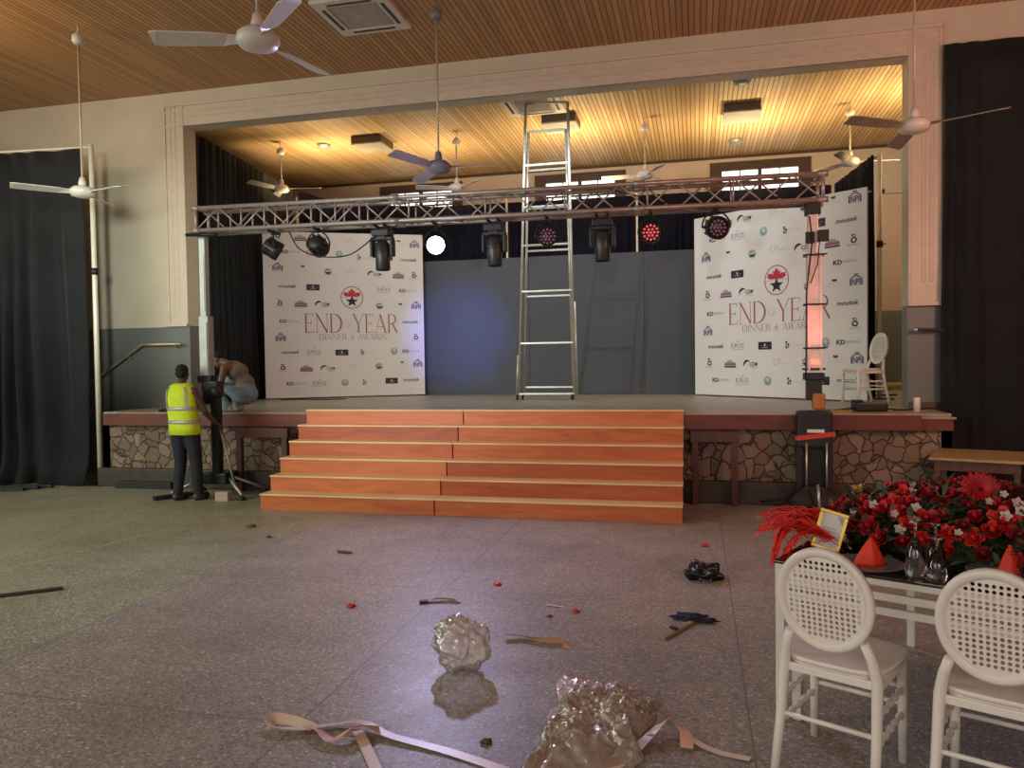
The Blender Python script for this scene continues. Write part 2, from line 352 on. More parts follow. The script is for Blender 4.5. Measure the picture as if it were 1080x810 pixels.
# stage
stagef = m_wood('stage_boards', (.25, .24, .20), (.36, .35, .30), (3, 3, 3), .42)
bm = nb(); bx(bm, -7.95, 2.62, 8.98, YW+.01, ZS-.12, ZS-.002); bx(bm, -9, 5.2, YW+.25, YB, ZS-.12, ZS-.002); bx(bm, XL, XR, YW, YW+.26, ZS-.12, ZS-.002); struct('stage_floor', bm, stagef)
redw = m_wood('red_apron_wood', (.11, .022, .013), (.17, .040, .022), (1, 12, 12), .4)
bm = nb()
bx(bm, -7.62, 2.30, 8.85, 8.99, .83, ZS-.012, .008); bx(bm, -7.9, -7.60, 8.90, 8.99, .83, .985, .006)
bx(bm, 2.29, 2.62, 8.90, 8.99, .83, .965, .006)
for x in (-7.0, -5.9, 1.0, 2.1): pass
struct('trim_5', bm, redw)
bm = nb(); bx(bm, -7.62, 2.31, 8.84, 9.35, ZS-.014, ZS+.0015, .003); bx(bm, 2.3, 2.64, 8.88, 9.9, .955, .975); struct('trim_6', bm, m_wood('apron_top', (.30, .22, .15), (.42, .32, .22), (2, 6, 6), .4))
bm = nb(); bx(bm, -7.95, 2.62, 8.97, 9.10, .24, .90); bx(bm, -7.95, -7.85, 8.97, 9.95, .24, .90); bx(bm, 2.52, 2.62, 8.97, 9.95, .24, .90); struct('wall_stage_stone', bm, m_stone())
bm = nb(); bx(bm, -7.97, 2.64, 8.86, 8.975, 0, .25, .01); struct('baseboard_stage', bm, mat('plinth_dark', (.045, .035, .03), .5, 0, .3))
# timber deck supports standing in front of the stone
darkred = m_wood('dark_support_wood', (.055, .018, .014), (.10, .035, .028), (12, 12, 1), .5)
def support(x0, x1, lab):
    t = thing('deck_support', lab, 'frame', ((x0+x1)/2, 8.78, 0), 0, None)
    bm = nb(); bx(bm, x0-.05, x1+.05, 8.74, 8.82, .70, .82, .006); obj('rail', bm, darkred, t)
    for x in (x0, x1):
        bm = nb(); bx(bm, x-.035, x+.035, 8.745, 8.815, 0, .70, .006); obj('post', bm, darkred, t)
support(-5.72, -5.42+.35, 'dark red timber deck support left of the orange steps')
support(-.02, .40, 'dark red timber deck support right of the orange steps')

# handrail on left wall and stub on right
t = thing('handrail', 'brass wall handrail sloping down beside the left curtain', 'handrail', (-8, 9.85, 1.2))
bm = nb(); tube(bm, [(-7.33, 9.83, 1.95), (-8.0, 9.83, 1.95), (-8.95, 9.83, 1.37), (-9.6, 9.83, .97)], .02, 10); obj('rail', bm, mat('brass_rail', (.55, .47, .30), .35, .6), t)
for x, z in ((-7.45, 1.95), (-8.25, 1.80), (-9.1, 1.28)):
    bm = nb(); tube(bm, [(x, 9.83, z), (x, 9.87, z-.05), (x, 9.95, z-.05)], .009, 6); obj('bracket', bm, steel, t)
t = thing('handrail', 'short dark wall handrail on the right column base', 'handrail', (2.7, 9.85, 1.9))
bm = nb(); tube(bm, [(2.50, 9.84, 1.93), (3.3, 9.84, 1.90)], .018, 10); obj('rail', bm, mat('dark_rail', (.03, .025, .02), .4), t)
bm = nb(); ell(bm, (2.495, 9.84, 1.93), (.028, .028, .028)); obj('end_cap', bm, alu, t)
bm = nb(); tube(bm, [(2.6, 9.84, 1.92), (2.6, 9.95, 1.89)], .009, 6); obj('bracket', bm, steel, t)

# ------------------------------------------------------------------ orange steps: two modules
stepw = [m_wood('orange_riser_board_%d' % i, c1, c2, (1.1, 10, 9), .42) for i, (c1, c2) in enumerate((((.44, .10, .030), (.58, .16, .050)), ((.34, .07, .025), (.47, .115, .04)), ((.52, .14, .045), (.64, .20, .07))))]
treadw = m_wood('pale_plywood_tread', (.74, .48, .22), (.88, .64, .34), (1, 8, 8), .4)
sidew = m_wood('step_side_ply', (.20, .06, .035), (.28, .09, .05), (4, 8, 3), .5)
def steps(x0, x1, lab, seed):
    rr = random.Random(seed)
    t = thing('step_unit', lab, 'steps', ((x0+x1)/2, 8.2, 0))
    for k in range(6):
        y = 7.72+.22*k-(.004 if k == 5 else 0); z = .176*k; top = .176*(k+1)
        bm = nb(); bx(bm, x0, x1, y, min(y+.018, 8.834), z, top-.018); obj('riser', bm, stepw[(rr.randrange(3))], t)
        bm = nb(); bx(bm, x0-.006, x1+.006, y-.012, min(y+.225, 8.838), top-.019, top, .003); obj('tread', bm, treadw, t)
    for x in (x0+.01, x1-.01):
        bm = nb()
        for k in range(6): bx(bm, x-.008, x+.008, 7.735+.22*k+(.004 if k == 5 else 0), min(7.735+.22*(k+1), 8.838), 0, .176*(k+1)-.02)
        obj('side_panel', bm, sidew, t)
    return t
steps(-4.785, -2.73, 'left half of the orange wooden steps up to the stage', 3)
s = steps(-2.715, -.145, 'right half of the orange wooden steps up to the stage', 8)

# ------------------------------------------------------------------ drapes
def drape(name, lab, path, zt, zb, fold=.09, amp=.05, m=cloth, seed=1, pool=False, thick=.006):
    rr = random.Random(seed)
    P = [V((x, y, 0)) for x, y in path]; zts = zt if isinstance(zt, (list, tuple)) else [zt]*len(P)
    L = [0]
    for i in range(1, len(P)): L.append(L[-1]+(P[i]-P[i-1]).length)
    n = int(L[-1]/(fold/6)); cols = []
    ph = 0; a = amp; rows = 18
    for j in range(n+1):
        s = L[-1]*j/n; i = max(k for k in range(len(P)-1) if L[k] <= s+1e-9); u = (s-L[i])/(L[i+1]-L[i])
        p = P[i].lerp(P[i+1], u); d = (P[i+1]-P[i]).normalized(); nr = V((-d.y, d.x, 0)); z1 = zts[i]*(1-u)+zts[i+1]*u
        ph += 2*pi/6*(.6+.8*rr.random())*(.7+.5*sin(j*.05+seed)); a += (amp*(.4+1.2*rr.random())-a)*.25
        cols.append((p, nr, d, z1, ph, a))
    bm = nb(); g = []
    for (p, nr, d, z1, ph, a) in cols:
        c = []
        for k in range(rows+1):
            v = k/rows; z = z1*(1-v)+zb*v; w = a*(.35+.65*min(1, v*2.2))*(1+.25*sin(v*5+ph*.13))
            off = nr*(sin(ph+.4*sin(v*3+ph*.07))*w) + d*(.02*sin(v*6+ph*.3))
            if pool and v > .93: off += nr*(-(v-.93)*3.0*(.5+.5*sin(ph*.41)))
            c.append(bm.verts.new(p+off+V((0, 0, z))))
        g.append(c)
    for i in range(len(g)-1):
        for k in range(rows):
            f = bm.faces.new((g[i][k], g[i+1][k], g[i+1][k+1], g[i][k+1])); f.smooth = True
    o = obj(name, bm, m, recalc=False); tag(o, lab, 'curtain')
    md = o.modifiers.new('cloth', 'SOLIDIFY'); md.thickness = thick
    return o
d = drape('curtain', 'tall black drape hanging from the white pipe at far left', [(-12.6, 8.62), (-8.13, 8.98)], 4.62, .015, .19, .09, seed=4, pool=True)
drape('curtain', 'tall black drape covering the wall right of the pink column', [(2.77, 9.80), (6.9, 9.72)], [5.17, 5.14], .02, .13, .035, seed=9)
drape('curtain', 'black drape along the left wing of the stage', [(-7.62, 10.32), (-7.66, 13.7)], [5.30, 5.05], ZS+.01, .15, .045, seed=5)
drape('curtain', 'long black drape across the back of the stage', [(-7.58, 13.82), (-7.0, 14.35), (-5, 14.42), (2.28, 14.38)], [5.03, 4.87, 4.68, 4.62], ZS+.01, .15, .045, cloth_d, seed=6)
drape('curtain', 'black drape behind the right banner in the right wing', [(2.34, 14.3), (2.50, 12.06)], [4.60, 4.53], ZS+.01, .14, .035, cloth_d, seed=8)
# pipe stands
def pstand(x, y, z0, z1, lab, bar=None, r=.028, m=pipew):
    t = thing('drape_stand', lab, 'pole', (x, y, z0))
    bm = nb(); tube(bm, [(x, y, z0+.012), (x, y, z1)], r, 10); obj('pole', bm, m, t)
    bm = nb(); bx(bm, x-.16, x+.16, y-.16, y+.16, z0, z0+.012, .003); obj('base_plate', bm, blk, t)
    bm = nb(); tube(bm, [(x, y, z0+(z1-z0)*.62), (x, y, z0+(z1-z0)*.62+.09)], r*1.5, 10); tube(bm, [(x, y, z0+(z1-z0)*.62+.045), (x+.08, y, z0+(z1-z0)*.62+.045)], .01, 6); obj('collar', bm, blk, t)
    if bar:
        bm = nb(); tube(bm, bar, .018, 8); obj('crossbar', bm, m, t)
    return t
pstand(-8.04, 8.99, 0, 4.67, 'cream pole at the right edge of the far left drape', [(-12.6, 8.62, 4.66), (-8.04, 8.99, 4.64)], .034)
pstand(2.56, 11.98, ZS, 4.52, 'pale upright pole beside the right banner', [(2.56, 11.98, 4.5), (2.41, 14.3, 4.62)], .03)
pstand(-7.72, 14.0, ZS, 4.96, 'upright pole at the back left corner of the stage', None, .022)
pstand(-3.46, 14.18, ZS, 4.70, 'thin white upright against the back drape left of the ladder', None, .02)
pstand(-1.03, 14.18, ZS, 4.66, 'thin white upright against the back drape right of the ladder', None, .02)

# ------------------------------------------------------------------ grey back flat
greyp = mat('grey_flat', (.062, .070, .084), .62, 0, .08, 2, bump=.05)
t = thing('stage_flat', 'wide dark grey flat standing between the two banners', 'backdrop', (-2.45, 13.95, ZS))
for x0, x1 in ((-5.2, -3.0), (-2.995, -.9), (-.895, .35)):
    bm = nb(); bx(bm, x0, x1, 13.93, 13.97, ZS, 3.55, .003); obj('panel', bm, greyp, t)
bm = nb(); bx(bm, -5.2, .35, 13.97, 14.01, 3.45, 3.53); bx(bm, -5.2, .35, 13.97, 14.01, ZS+.02, ZS+.1)
for x in (-5, -3, -.9, .2): bx(bm, x-.03, x+.03, 13.971, 14.03, ZS, 3.5)
obj('frame', bm, stagef, t)

# ------------------------------------------------------------------ logo banners
def capsule_poly(bm, M4, a, b, w, mi, z=.0):
    a = V(a); b = V(b); d = (b-a).normalized(); n = V((-d.y, d.x))*w/2
    vs = [bm.verts.new(M4 @ V((p.x, p.y, z))) for p in (a-n, b-n, b+n, a+n)]
    f = bm.faces.new(vs); f.material_index = mi
def arc_strip(bm, M4, c, r, w, a0_, a1_, mi, n=20, sx=1, w2=None):
    pv = None
    for i in range(n+1):
        t_ = i/n; a = a0_+(a1_-a0_)*t_; ww = w if w2 is None else w+(w2-w)*sin(pi*t_)
        p = [bm.verts.new(M4 @ V((c[0]+cos(a)*(r+q)*sx, c[1]+sin(a)*(r+q), 0))) for q in (-ww/2, ww/2)]
        if pv: f = bm.faces.new((pv[0], pv[1], p[1], p[0])); f.material_index = mi
        pv = p
def pg(bm, M4, pts, mi):
    f = bm.faces.new([bm.verts.new(M4 @ V((x, y, 0))) for x, y in pts]); f.material_index = mi
def rc(bm, M4, x0, y0, x1, y1, mi): pg(bm, M4, [(x0, y0), (x1, y0), (x1, y1), (x0, y1)], mi)
# thin high-contrast serif capitals, unit height; TK thick stem, TN thin
TK, TN = .085, .026
def letter(bm, M4, ch, mi):
    st = lambda x0, y0, x1, y1, w: capsule_poly(bm, M4, (x0, y0), (x1, y1), w, mi)
    srf = lambda x, y, l=.16: rc(bm, M4, x-l/2, y-(0 if y < .5 else TN), x+l/2, y+(TN if y < .5 else 0), mi)
    if ch == 'E':
        st(.12, 0, .12, 1, TK); srf(.12, 0); srf(.12, 1); st(.1, TN/2, .56, TN/2, TN); st(.1, .51, .44, .51, TN); st(.1, 1-TN/2, .54, 1-TN/2, TN)
        st(.555, 0, .555, .16, TN); st(.535, .84, .535, 1, TN); st(.44, .43, .44, .59, TN); return .64
    if ch == 'N':
        st(.12, 0, .12, 1, TN); st(.12, .98, .72, .02, TK); st(.72, 0, .72, 1, TN); srf(.12, 0); srf(.1, 1); srf(.72, 1); return .84
    if ch == 'D':
        st(.12, 0, .12, 1, TK); srf(.12, 0); srf(.12, 1); arc_strip(bm, M4, (.26, .5), .487, TN, -pi/2, pi/2, mi, 20, .95, TK*1.25); st(.1, TN/2, .28, TN/2, TN); st(.1, 1-TN/2, .28, 1-TN/2, TN); return .86
    if ch == 'O':
        arc_strip(bm, M4, (.44, .5), .487, TN, pi/2, 3*pi/2, mi, 20, .8, TK*1.2); arc_strip(bm, M4, (.44, .5), .487, TN, -pi/2, pi/2, mi, 20, .8, TK*1.2); return .9
    if ch == 'F':
        st(.12, 0, .12, 1, TK); srf(.12, 0); srf(.12, 1); st(.1, .5, .42, .5, TN); st(.1, 1-TN/2, .54, 1-TN/2, TN); st(.535, .84, .535, 1, TN); st(.42, .42, .42, .58, TN); return .62
    if ch == 'Y':
        st(.38, 0, .38, .46, TK); st(.07, 1, .39, .44, TK); st(.70, 1, .38, .44, TN); srf(.38, 0); srf(.08, 1); srf(.69, 1); return .76
    if ch == 'A':
        st(.08, 0, .40, 1, TN); st(.38, 1, .72, 0, TK); st(.19, .33, .6, .33, TN); srf(.08, 0); srf(.71, 0); return .82
    if ch == 'R':
        st(.12, 0, .12, 1, TK); srf(.12, 0); srf(.12, 1); arc_strip(bm, M4, (.30, .74), .247, TN, -pi/2, pi/2, mi, 16, 1.0, TK); st(.1, .985, .32, .985, TN); st(.1, .495, .32, .495, TN); st(.34, .5, .66, .01, TK); return .74
    if ch == 'I':
        st(.12, 0, .12, 1, TK); srf(.12, 0); srf(.12, 1); return .28
    if ch == 'W':
        st(.06, 1, .28, 0, TK); st(.28, 0, .48, 1, TN); st(.46, 1, .68, 0, TK); st(.68, 0, .88, 1, TN); srf(.06, 1); srf(.88, 1); return .98
    if ch == 'S':
        arc_strip(bm, M4, (.28, .75), .235, TN, radians(20), radians(270), mi, 16, .9, TK*.8); arc_strip(bm, M4, (.28, .25), .25, TN, radians(-160), radians(90), mi, 16, .9, TK); return .58
    if ch == '&':
        arc_strip(bm, M4, (.34, .76), .2, TN, 0, 2*pi, mi, 18, .8, TK*.7); arc_strip(bm, M4, (.30, .28), .27, TN, radians(30), radians(300), mi, 18, .9, TK); st(.22, .62, .62, .02, TK*.8); return .74
    return .4
def word(bm, M4, s, x0, y0, h, width, mi):
    tmp = nb(); adv = 0
    for ch in s: adv += letter(tmp, Matrix.Identity(4), ch, 0)
    tmp.free(); k = width/adv; x = x0
    for ch in s: x += letter(bm, M4 @ Matrix.Translation((x, y0, 0)) @ Matrix.Diagonal((k, h, 1, 1)), ch, mi)*k
TXT = {}
def text(bm, M4, s, cx, cy, h, mi, shear=0, width=None, bold=0):
    key = (s, bold, shear)
    if key not in TXT:
        cu = bpy.data.curves.new('t', 'FONT'); cu.body = s; cu.align_x = 'CENTER'; cu.align_y = 'CENTER'; cu.shear = shear; cu.offset = bold; cu.resolution_u = 2
        o = bpy.data.objects.new('t', cu); COL.objects.link(o); bpy.context.view_layer.update()
        me = bpy.data.meshes.new_from_object(o.evaluated_get(bpy.context.evaluated_depsgraph_get()))
        xs = [v.co.x for v in me.vertices]; ys = [v.co.y for v in me.vertices]
        vs = [(v.co.x-(max(xs)+min(xs))/2, v.co.y-(max(ys)+min(ys))/2) for v in me.vertices]; fs = [tuple(p.vertices) for p in me.polygons]
        TXT[key] = (vs, fs, max(xs)-min(xs), max(ys)-min(ys)); bpy.data.objects.remove(o); bpy.data.curves.remove(cu); bpy.data.meshes.remove(me)
    vs, fs, w, hh = TXT[key]; ky = h/hh; kx = ky if width is None else width/w
    bv = [bm.verts.new(M4 @ V((cx+x*kx, cy+y*ky, 0))) for x, y in vs]
    for f in fs:
        try: g = bm.faces.new([bv[i] for i in f]); g.material_index = mi
        except ValueError: pass
bn_w = mat('banner_vinyl', (.80, .79, .77), .5, 0, .015, 2)
inkk = mat('ink_black', (.02, .02, .025), .5); inkr = mat('ink_red', (.55, .03, .06), .5); inkg = mat('ink_grey', (.36, .36, .37), .5)
inkp = mat('ink_purple', (.10, .03, .17), .5); inkt = mat('ink_teal', (.20, .38, .36), .5); inko = mat('ink_tan', (.50, .40, .22), .5)
inkm = mat('ink_rose_brown', (.42, .13, .13), .5); inkb = mat('ink_blue', (.05, .08, .25), .5); inkl = mat('ink_pale', (.62, .63, .63), .5); inkd = mat('ink_title_grey', (.34, .25, .26), .5)
INK = [bn_w, inkk, inkr, inkg, inkp, inkt, inko, inkm, inkb, inkl, inkd]
def logo(bm, M4, k, x, y, S=1.0):
    m = M4 @ Matrix.Translation((x, y, 0)) @ Matrix.Scale(S, 4)
    if k == 'mo': text(bm, m, 'moutek', 0, 0, .062, 1, .25, .32, .012)
    elif k == 'K3': text(bm, m, 'KD', -.10, 0, .062, 1, 0, .13, .03); text(bm, m, 'DIGITAL', .08, 0, .036, 3, 0, .19)
    elif k == 'ER':
        text(bm, m, 'ERIS', 0, 0, .072, 3, 0, .25, .004); rc(bm, m, -.12, -.062, .12, -.056, 3); pg(bm, m, [(-.02, .055), (.02, .055), (0, .08)], 3)
    elif k == 'gc':
        pg(bm, m, [(cos(a*pi/12)*.066, sin(a*pi/12)*.066) for a in range(24)], 5)
        m2 = m @ Matrix.Translation((0, 0, -.001)); pg(bm, m2, [(-.03, .035), (.01, .05), (.035, .02), (.015, -.03), (-.005, -.01), (-.035, 0)], 9)
        arc_strip(bm, m2, (0, 0), .058, .006, 0, 2*pi, 9, 24)
    elif k == 'sq':
        for i, j in ((0, 0), (1, 1), (0, 2), (1, 0), (0, 1)): rc(bm, m, -.15+i*.035, -.045+j*.035, -.122+i*.035, -.017+j*.035, 1 if (i+j) % 2 == 0 else 3)
        text(bm, m, 'studio', .05, -.005, .03, 9, 0, .18)
    elif k == 'pu':
        pg(bm, m, [(-.09, -.06), (-.07, -.06), (-.07, .02), (-.09, .035)], 4); pg(bm, m, [(.09, -.06), (.07, -.06), (.07, .02), (.09, .035)], 4)
        text(bm, m, 'NPI', 0, -.015, .085, 4, 0, .12, .02); arc_strip(bm, m, (0, -.02), .082, .014, radians(35), radians(145), 4, 10); rc(bm, m, -.03, .075, .03, .088, 4)
    elif k == 'bi':
        pg(bm, m, [(-.04, .03), (-.02, .055), (.0, .04), (.03, .055), (.04, .025), (0, .015)], 1)
        arc_strip(bm, m, (0, -.16), .16, .005, radians(48), radians(132), 9, 12); rc(bm, m, -.12, -.045, .12, -.041, 9)
    elif k == 'ha':
        pg(bm, m, [(cos(a*pi/12)*.07, .0+sin(a*pi/12)*.05) for a in range(2, 13)]+[(-.04, .01)], 3); rc(bm, m, -.07, -.006, .07, .006, 5)
        pg(bm, m, [(-.06, -.018), (.065, -.018), (.03, -.05), (-.03, -.05)], 1); arc_strip(bm, m, (0, 0), .066, .012, radians(190), radians(350), 5, 12)
    elif k == 'or':
        arc_strip(bm, m, (-.09, .01), .038, .006, radians(40), radians(330), 6, 14, .8); capsule_poly(bm, m, (-.05, -.02), (-.03, .06), .006, 6); arc_strip(bm, m, (-.02, .03), .024, .005, -pi/2, pi/2, 6, 8)
        text(bm, m, 'prime', .08, -.008, .03, 9, .3, .13)
    elif k == 'CD':
        arc_strip(bm, m, (-.08, -.03), .075, .006, radians(60), radians(185), 1, 14, 1, .034); text(bm, m, 'CDM', .03, -.005, .058, 1, .2, .15, .012); rc(bm, m, -.03, -.055, .10, -.049, 3)
    elif k == 're':
        text(bm, m, 'kilo', 0, .045, .035, 7, 0, .10, .02); rc(bm, m, -.10, .012, .10, .022, 8); rc(bm, m, -.11, -.022, .11, .008, 7); rc(bm, m, -.115, -.055, .115, -.03, 8)
    elif k == 'B':
        arc_strip(bm, m, (0, .0), .030, .018, 0, 2*pi, 1, 16, 1.15); arc_strip(bm, m, (0, .05), .022, .012, 0, 2*pi, 2, 14, .9); rc(bm, m, -.035, .055, -.01, .075, 1); text(bm, m, 'BONUSLY', 0, -.058, .022, 3, 0, .17)
    elif k == 'bb':
        rc(bm, m, -.12, -.055, .12, .055, 1); m2 = m @ Matrix.Translation((0, 0, -.001))
        rc(bm, m2, -.012, -.01, .012, .03, 9); rc(bm, m2, -.05, -.03, .05, -.024, 9); rc(bm, m2, -.09, -.002, -.03, .002, 3); rc(bm, m2, .03, -.002, .09, .002, 3)
LAY = [(.09, .035, 'B'), (.225, .04, 're'), (.35, .04, 'CD'), (.535, .045, 'or'), (.69, .045, 'ha'), (.84, .045, 'bi'), (.945, .055, 'pu'),
 (.165, .125, 'K3'), (.30, .125, 'ER'), (.46, .13, 'gc'), (.625, .145, 'sq'), (.76, .14, 'bb'), (.905, .15, 'mo'),
 (.085, .22, 'pu'), (.235, .22, 'bi'), (.39, .235, 'ha'), (.54, .235, 'or'), (.69, .245, 'CD'), (.835, .25, 're'), (.94, .25, 'B'),
 (.14, .33, 'mo'), (.295, .335, 'bb'), (.74, .34, 'ER'), (.895, .345, 'K3'),
 (.095, .435, 'B'), (.22, .435, 're'), (.36, .435, 'CD'), (.71, .44, 'ha'), (.845, .44, 'bi'), (.95, .44, 'pu'),
 (.145, .54, 'K3'), (.91, .54, 'mo'), (.095, .64, 'pu'), (.945, .64, 'B'),
 (.15, .725, 'mo'), (.295, .725, 'ER'), (.465, .73, 'bb'), (.635, .73, 'sq'), (.80, .725, 'gc'), (.91, .725, 'K3'),
 (.105, .82, 'B'), (.245, .825, 're'), (.385, .825, 'CD'), (.555, .82, 'or'), (.70, .815, 'ha'), (.85, .805, 'bi'), (.955, .805, 'pu'),
 (.18, .915, 'K3'), (.325, .915, 'ER'), (.48, .915, 'gc'), (.645, .915, 'sq'), (.78, .91, 'bb'), (.91, .905, 'mo')]
def banner(pl_, pr, h0, h1, lab):
    t = thing('logo_banner', lab, 'banner', ((pl_[0]+pr[0])/2, (pl_[1]+pr[1])/2, ZS))
    A = V((*pl_, 0)); B = V((*pr, 0)); d = (B-A); Wd = d.length; d.normalize(); n = V((d.y, -d.x, 0)); hh = (h0+h1)/2-ZS
    # front frame: x right, y up, z away from the viewer
    M4 = Matrix((d, V((0, 0, 1)), -n)).transposed().to_4x4(); M4.translation = V((A.x, A.y, ZS))
    bm = nb(); g = [bm.verts.new(M4 @ V(p)) for p in ((0, .02, 0), (Wd, .02, 0), (Wd, h1-ZS, 0), (0, h0-ZS, 0), (0, .02, .025), (Wd, .02, .025), (Wd, h1-ZS, .025), (0, h0-ZS, .025))]
    for q in ((0, 1, 2, 3), (4, 5, 6, 7), (0, 1, 5, 4), (1, 2, 6, 5), (2, 3, 7, 6), (3, 0, 4, 7)): bm.faces.new([g[i] for i in q])
    obj('vinyl_sheet', bm, bn_w, t)
    F4 = M4 @ Matrix.Translation((0, 0, -.004))
    for u, v, k in LAY: bm = nb(); logo(bm, F4, k, u*Wd, .02+(1-v)*(hh-.02), Wd/3.0); obj('sponsor_logo', bm, INK, t, recalc=False)
    sx, sy = Wd, hh; bm = nb(); Y0 = (1-.605)*hh
    HT = .115*hh
    word(bm, F4, 'END', .235*sx, Y0, HT, .245*sx, 7); word(bm, F4, 'OF', .487*sx, Y0+HT*.30, HT*.32, .05*sx, 9); word(bm, F4, 'YEAR', .535*sx, Y0, HT, .295*sx, 7)
    obj('title_lettering', bm, INK, t, recalc=False); bm = nb()
    word(bm, F4, 'DINNER', .325*sx, Y0-.043*hh, HT*.32, .175*sx, 10); word(bm, F4, '&', .523*sx, Y0-.043*hh, HT*.30, .025*sx, 10); word(bm, F4, 'AWARDS', .57*sx, Y0-.043*hh, HT*.32, .185*sx, 10)
    obj('subtitle_lettering', bm, INK, t, recalc=False)
    bm = nb(); E4 = F4 @ Matrix.Translation((.535*sx, (1-.39)*hh, 0)); r = .068*sx
    arc_strip(bm, E4, (0, 0), r, .016, 0, 2*pi, 7, 48); rc(bm, E4, -r, -.006, r, .0, 3)
    leaf = [(-.11, .015), (-.17, .055), (-.15, .07), (-.155, .105), (-.105, .09), (-.09, .105), (-.055, .07), (-.07, .13), (-.04, .122), (0, .175), (.04, .122), (.07, .13), (.055, .07), (.09, .105), (.105, .09), (.155, .105), (.15, .07), (.17, .055), (.11, .015)]
    pg(bm, E4, [(x*r/.205, y*r/.205) for x, y in leaf], 2)
    st = []
    for i in range(10):
        a = pi/2+i*pi/5; q = .125 if i % 2 == 0 else .052; st.append((cos(a)*q*r/.205, (-.075+sin(a)*q*.9)*r/.205))
    for i in range(10): pg(bm, E4, [(0, -.075*r/.205), st[i], st[(i+1) % 10]], 1)
    obj('emblem', bm, INK, t, recalc=False)
    bm = nb()
    for s_ in (.06, .5, .94):
        p = A.lerp(B, s_)-n*.09; tube(bm, [(p.x, p.y, ZS), (p.x, p.y, ZS+hh-.05)], .018, 6)
    a_ = A-n*.09; b_ = B-n*.09
    for z in (ZS+.3, ZS+hh-.1): tube(bm, [(a_.x, a_.y, z), (b_.x, b_.y, z)], .014, 6)
    obj('frame', bm, alu, t); return t
banner((-7.42, 12.22), (-5.02, 13.82), 3.98, 4.04, 'left white sponsor logo banner with END OF YEAR lettering')
banner((-.02, 13.40), (2.22, 11.12), 3.98, 3.88, 'right white sponsor logo banner behind the pink lit tower')

# ------------------------------------------------------------------ ceiling fixtures
def cassette(x, y, s, lab):
    t = thing('air_conditioner', lab, 'air conditioner', (x, y, ZC))
    bm = nb(); h = s/2; z = ZC-.045
    for a, b, c, d in ((-h, h, -h, -h*.68), (-h, h, h*.68, h), (-h, -h*.68, -h*.68, h*.68), (h*.68, h, -h*.68, h*.68)): bx(bm, x+a, x+b, y+c, y+d, z, ZC, .006)
    fs_ = obj('fascia', bm, fanw, t)
    bm = nb(); bx(bm, x-h*.66, x+h*.66, y-h*.66, y+h*.66, z+.012, ZC)
    for i in range(12): yy = y-h*.6+i*h*1.2/11; bx(bm, x-h*.58, x+h*.58, yy-.008, yy+.008, z+.004, z+.014)
    obj('intake_grille', bm, mat('grille_grey', (.38, .33, .30), .5), t)
    for dx, dy, sx, sy in ((0, -.80, .6, .045), (0, .80, .6, .045), (-.80, 0, .045, .6), (.80, 0, .045, .6)):
        bm = nb(); bx(bm, x+h*(dx-sx), x+h*(dx+sx), y+h*(dy-sy), y+h*(dy+sy), z-.004, z+.004, .001); obj('air_slot', bm, blk, fs_)
    return t
cassette(-3.70, 8.30, .88, 'square white ceiling cassette above the front of the hall')
cassette(-2.45, 11.85, .92, 'square ceiling cassette over the stage near the ladder top')
lampglow = mat('lamp_panel_face', (.34, .31, .26), .4, emit=(1, .9, .7), es=.02)
for x, y, lab in ((-5.62, 12.95, 'boxy ceiling light left of the middle fan over the stage'), (-2.15, 12.72, 'boxy ceiling light just behind the ladder top'), (.73, 12.97, 'boxy ceiling light over the right banner')):
    t = thing('ceiling_light', lab, 'light', (x, y, ZC), 0, 'boxy lights on the stage ceiling')
    bm = nb(); bx(bm, x-.28, x+.28, y-.29, y+.29, 5.51, ZC, .006); obj('housing', bm, mat('housing_brown', (.09, .06, .04), .5), t)
    bm = nb(); bx(bm, x-.285, x+.285, y-.295, y+.295, 5.485, 5.509, .004); obj('diffuser', bm, lampglow, t)
for x, y, lab in ((.67, 11.7, 'small round ceiling fitting in front of the right box light'), (.73, 14.85, 'small round ceiling fitting behind the right box light'), (-6.6, 13.0, 'small round ceiling fitting left of the left box light')):
    bm = nb(); lathe(bm, [(0, -.07), (.08, -.065), (.12, -.03), (.13, 0), (0, 0)], (x, y, ZC)); tag(obj('ceiling_fitting', bm, steel), lab, 'light')

# ceiling fans
def fan(x, y, z, ang, lab, bladem=fanw, R_=.72, hubm=fanw, pitch=.16, nblade=3):
    t = thing('ceiling_fan', lab, 'fan', (x, y, ZC), 0, None)
    bm = nb(); lathe(bm, [(0, 0), (.012, 0), (.03, -.02), (.065, -.05), (.07, -.11), (.05, -.14), (0, -.14)], (x, y, ZC-.08), 16); tube(bm, [(x, y, ZC-.09), (x, y, ZC)], .008, 6); obj('canopy', bm, hubm, t)
    bm = nb(); tube(bm, [(x, y, z+.05), (x, y, ZC-.12)], .012, 8); obj('rod', bm, mat('rod_tan', (.50, .42, .34), .4, .2), t)
    bm = nb(); lathe(bm, [(0, .17), (.03, .17), (.045, .10), (.035, .07), (.10, .06), (.135, .03), (.14, -.01), (.12, -.045), (.06, -.065), (0, -.07)], (x, y, z), 24); obj('motor', bm, hubm, t)
    for k in range(nblade):
        a = ang+k*2*pi/nblade; bm = nb(); n = 10; g = []
        for i in range(n+1):
            s = .13+(R_-.13)*i/n; w = (.022 if i == 0 else .03 if i == 1 else .052+.022*i/n) * (.75 if i == n else 1)
            g.append([bm.verts.new((s, q*w, .018*q*(pitch/.16)+e)) for q, e in ((-1, .004), (1, .004), (1, -.004), (-1, -.004))])
        for i in range(n): bridge(bm, g[i], g[i+1], 0, False)
        bm.faces.new(g[0]); bm.faces.new(g[-1][::-1])
        bm.transform(Matrix.Translation((x, y, z)) @ Matrix.Rotation(a, 4, 'Z')); obj('blade', bm, bladem, t)
    return t
